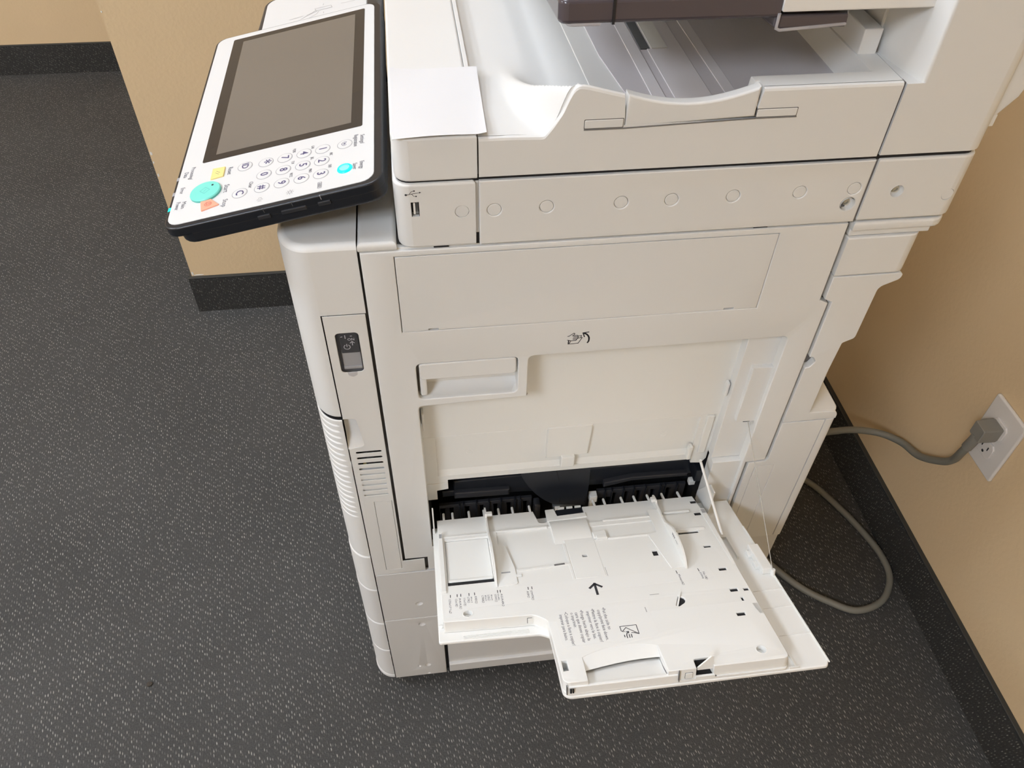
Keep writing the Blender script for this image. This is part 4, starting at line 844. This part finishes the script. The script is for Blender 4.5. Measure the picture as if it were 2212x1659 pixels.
strokes('key_print', [[(141.2, -57.6), (144.2, -54.2)], [(143.6, -58.2), (146.4, -55)]], 0.4, INK, pan, FP(1.45), c=0.06)
plate('stop_key', rp([(181.8, -57.0), (192.4, -48.6, .6), (196.4, -63.8, .6), (182.6, -66.2)]), 1.8, ORA, pan, FP(1.4), bev=0.5)
strokes('key_print', [arc(188.8, -58.6, 2.9, 0, 360, 18), [(186.8, -60.2), (190.4, -59.6), (188.4, -56.6), (186.8, -60.2)]], 0.35, mat('red_print', (0.65, 0.13, 0.1), 0.5, 0.02), pan, FP(1.45), c=0.06)
def fittext(name, s, sz, ln, x, y, m, par, F, c=0.1):
    o = text(name, s, sz, 0, 0, m, par, Matrix.Identity(4), c=0)
    xs_ = [v.co.x for v in o.data.vertices]; ys_ = [v.co.y for v in o.data.vertices]; wd = (max(xs_) - min(xs_)) / S
    o.data.transform(Matrix.Translation((-(max(xs_) + min(xs_)) / 2, -(max(ys_) + min(ys_)) / 2 * 0.5, 0)))
    o.data.transform(Matrix.Diagonal((1 / S, 1 / S, 1 / S, 1)))
    o.data.transform(SC @ F @ Matrix.Translation((x, y, c)) @ Matrix.Diagonal((ln / wd, 1, 1, 1)))
for s, x, y, sz, ln in (('Reset', 143.6, -45.6, 6.2, 11), ('Start', 169.9, -45.6, 6.4, 11.4), ('Stop', 191.3, -44.6, 6.2, 10.6), ('Processing/', 133.4, -81.9, 5.4, 19), ('Data', 133.8, -87.3, 5.4, 8), ('Error', 157.8, -86.8, 5.4, 9), ('Main', 180.2, -81.9, 5.4, 9.4), ('Power', 180, -87.3, 5.4, 11), ('Clear', 173.2, -23.6, 5.0, 8.8), ('Settings/', 142.3, 72.9, 5.4, 14.5), ('Registration', 142.3, 67.2, 5.4, 18.2), ('Energy', 181.8, 72.9, 5.4, 11), ('Saver', 181.8, 67.3, 5.4, 9.2),
                        ('ABC', 154.4, 45.8, 3.8, 4.6), ('DEF', 172.8, 45.4, 3.8, 4.6), ('GHI', 136.7, 28.6, 3.8, 4.4), ('JKL', 154.2, 28.8, 3.8, 4.0), ('MNO', 172.8, 28.4, 3.8, 5.4), ('PQRS', 135.6, 11.8, 3.8, 5.8), ('TUV', 154, 11.8, 3.8, 4.6), ('WXYZ', 172.6, 11.6, 3.8, 6.2)):
    fittext('panel_print', s, sz, ln, x, y, INK, pan, FP(0.25))
strokes('panel_print', [[(193.5, 36.2), (193.5, 39.2), (201.5, 39.2), (201.5, 36.2), (193.5, 36.2)], [(194.5, 37.6), (200.5, 37.6)], [(195, 38.4), (200, 38.4)], [(195, 36.9), (200, 36.9)]], 0.4, INK, pan, FP(0.25), c=0.08)
sun = [arc(197.7, 12.5, 1.5, 0, 360, 14)] + [[(197.7 + 2.2 * math.cos(q), 12.5 + 2.2 * math.sin(q)), (197.7 + 3.2 * math.cos(q), 12.5 + 3.2 * math.sin(q))] for q in [math.pi / 4 * k for k in range(8)]]
strokes('panel_print', sun, 0.35, INK, pan, FP(0.25), c=0.08)
strokes('panel_print', [[(195.6, -12.2), (195.6, -14.2), (197, -14.2), (198.6, -15.8), (198.6, -10.6), (197, -12.2), (195.6, -12.2)], [(199.8, -12), (199.8, -14.4)], [(200.9, -11.4), (200.9, -15)]], 0.35, INKL, pan, FP(0.25), c=0.08)
for x, m_ in ((136.6, KEYR), (159.3, KEYR), (181.2, LEDG)): box('status_lamp', x - 2.6, x + 2.6, -95.7, -93.1, -1.4, -0.34, m_, pan, bev=0.3, F=FP(0))
# side controls on the near end of the panel
for py, wd_ in ((-11.5, 10.6), (13.8, 21), (39.5, 10.6)):
    box('edge_control', 210.2, 212.4, py - wd_ / 2, py + wd_ / 2, -9.6, -6.2, BLACK2, pan, bev=0.5, F=FP(0))
for py in (-10, 14, 38): box('edge_tick', 208.0, 211.3, py - 0.25, py + 0.25, -4.5, -0.6, KEYR if py == 38 else GREY, pan, F=FP(0))
# card reader beyond the panel
cr = plate('card_reader', rp([(-232, -53, 16), (-136, -56, 4), (-136, 80, 4), (-232, 80, 16)]), 14, BLACK2, CP, FP(-8.8), bev=2, res=3)
plate('reader_face', rp([(-228, -49, 14), (-136, -50, 3), (-136, 77, 3), (-228, 77, 14)]), 1.2, FACE, cr, FP(-8.2), bev=0.3)
strokes('reader_print', [[(-173.5, 11), (-173, 30), (-167, 31.6), (-167, 13), (-173.5, 11)], [(-166, 14), (-163, 8), (-158, 0), (-155, -4)], [(-164, 16), (-159, 14), (-154, 8), (-150, 2)], [(-169, 12), (-164, 8), (-162, 2)], [(-182, 21), (-178, 20.5)], [(-160, 22), (-156, 21.8)], [(-171, 42), (-170, 58)], [(-162, -2), (-160, -18)]], 0.6, INKL, cr, FP(-8.1), c=0.1)
box('panel_arm', -70, -23.5, 305, 420, 880, 912, GREY, CP, bev=10, seg=4)
box('panel_arm_base', -60, -24, 300, 330, 800, 900, GREY, CP, bev=4)
box('reader_arm', -40, -22, 330, 520, 912, 940, BLACK2, CP, bev=5)

# ------------------------------------------------------------------ loose things
# sheet of paper on the lid
rows = []
for i in range(13):
    t = i / 12; r = []
    for j in range(11):
        s = j / 10
        x = -15.5 + 72.5 * s + (-1.0 * t + 2.0 * s * (1 - t)); y = 115.8 - 118.6 * t + 1.4 * s
        lift = 0.5 + 2.2 * (t ** 3) * (0.4 + 0.6 * math.sin(math.pi * s)) + 2.5 * max(0, (0.35 - s) / 0.35) ** 2 * max(0, (0.45 - t) / 0.45) ** 2 + 1.8 * max(0, (s - .85) / .15) ** 2 * t
        r.append((x, y, 971.9 + lift))
    rows.append(r)
bm = bmesh.new(); V = [[bm.verts.new(p) for p in r] for r in rows]; V2 = [[bm.verts.new((p[0], p[1], p[2] - 0.15)) for p in r] for r in rows]
for W_ in (V, V2):
    for i in range(12):
        for j in range(10): bm.faces.new((W_[i][j], W_[i][j + 1], W_[i + 1][j + 1], W_[i + 1][j]))
for i in range(12):
    for j in (0, 10): bm.faces.new((V[i][j], V[i + 1][j], V2[i + 1][j], V2[i][j]))
for j in range(10):
    for i in (0, 12): bm.faces.new((V[i][j], V[i][j + 1], V2[i][j + 1], V2[i][j]))
bmobj('paper_sheet', bm, PAPER, None, label='blank white paper slip lying on the front corner of the copier lid', cat='paper')

# wall outlet
ou = root('wall_outlet', (WX, 88, 398), 'white two-socket wall outlet plate on the tan wall behind the copier', 'outlet')
OY, OZ = 97.0, 392.0
FW = FYZ(WX)
def wy(y): return -y
plate('cover_plate', rp([(wy(OY + 36.5), OZ - 60, 4), (wy(OY - 36.5), OZ - 60, 4), (wy(OY - 36.5), OZ + 60, 4), (wy(OY + 36.5), OZ + 60, 4)]), 6, PLATEW, ou, FYZ(WX - 6), bev=2.6, res=4)
for dz in (20.5, -20.5):
    rcx = plate('receptacle', rp([(wy(OY) - 17, OZ + dz - 10, 6), (wy(OY) + 17, OZ + dz - 10, 6), (wy(OY) + 17, OZ + dz + 10, 6), (wy(OY) - 17, OZ + dz + 10, 6)]) if False else [(wy(OY) + max(-15.5, min(15.5, 17.5 * math.cos(2 * math.pi * k / 40))), OZ + dz + max(-14.2, min(14.2, 17.5 * math.sin(2 * math.pi * k / 40)))) for k in range(40)], 3, PLATEW, ou, FYZ(WX - 9.0), bev=0.5)
    if dz < 0:
        for a_, h_ in ((-6.4, 8), (6.4, 6.5)): box('socket_slot', WX - 9.3, WX - 7, OY - a_ - .9, OY - a_ + .9, OZ + dz + 3 - h_ / 2, OZ + dz + 3 + h_ / 2, VOID, ou)
        lathe('socket_slot', [(2.4, 0, 0), (2.4, 0.1, 0), (0.3, 0.1, 0)], VOID, ou, FYZ(WX - 9.05), wy(OY), OZ + dz - 7, n=14)
lathe('plate_screw', [(3.2, 0, 0), (3.0, 0.8, 0), (0.4, 1.0, 0)], PLATEW, ou, FYZ(WX - 6), wy(OY), OZ, n=16)

# power cord: plug, hanging run, loop on the carpet, back to the machine
pcd = root('power_cord', (640, 150, 0), 'grey power cord plugged into the wall outlet and looping over the carpet', 'cord')
PX, PY, PZ = WX - 12, OY + 1, OZ + 18
plug = [(PX + 3, 12, 12), (PX + 0, 13, 13), (PX - 12, 13, 13), (PX - 26, 12, 12.5), (PX - 27, 11, 11.5)]
bm = bmesh.new(); rings = []
for xx, hy, hz_ in plug:
    sh_ = rp([(-hy, -hz_, 2), (hy, -hz_, 2), (hy, hz_, 2), (-hy, hz_, 2)], 2)
    rings.append([bm.verts.new((xx, PY + a_, PZ + b_)) for a_, b_ in sh_])
for r0, r1 in zip(rings[:-1], rings[1:]):
    for k in range(len(r0)): bm.faces.new((r0[k], r0[(k + 1) % len(r0)], r1[(k + 1) % len(r0)], r1[k]))
bm.faces.new(rings[0]); bm.faces.new(rings[-1])
bmobj('plug', bm, PLUGM, pcd)
run = interp([(PX - 20, PY + 2, PZ - 10), (PX - 19, PY + 4, PZ - 30), (PX - 17, PY + 10, PZ - 60), (799, 122, 312), (800, 140, 285), (800, 182, 246), (799, 228, 226), (778, 262, 214), (735, 276, 212), (690, 280, 207), (630, 300, 180), (590, 350, 110), (600, 400, 40), (660, 380, 8), (728, 317, 6.5), (760, 262, 6.5), (787, 195, 6.5), (801, 137, 6.5), (795, 89, 6.5), (760, 48, 6.5), (708, 36, 6.5), (666, 58, 6.5), (627, 90, 6.5), (592, 137, 6.5), (562, 190, 6.5), (540, 250, 6.5), (531, 330, 6.5)], 8)
tube('cable', run, 6.2, CORD, pcd, smoothpath=False)
tube('strain_relief', [(PX - 20, PY + 1, PZ - 8), (PX - 20, PY + 2, PZ - 20), (PX - 19, PY + 4, PZ - 30), (PX - 18, PY + 7, PZ - 44)], 8.0, PLUGM, pcd, smoothpath=False)
# crumb on the carpet
bm = bmesh.new(); bmesh.ops.create_icosphere(bm, subdivisions=2, radius=4)
for v in bm.verts: v.co = Vector((v.co.x * 1.3, v.co.y, v.co.z * 0.6 + 2)) * random.uniform(0.85, 1.1) + Vector((-494, 47, 0))
bmobj('crumb', bm, CRUMB, None, label='small dark brown crumb lying on the open carpet', cat='crumb')
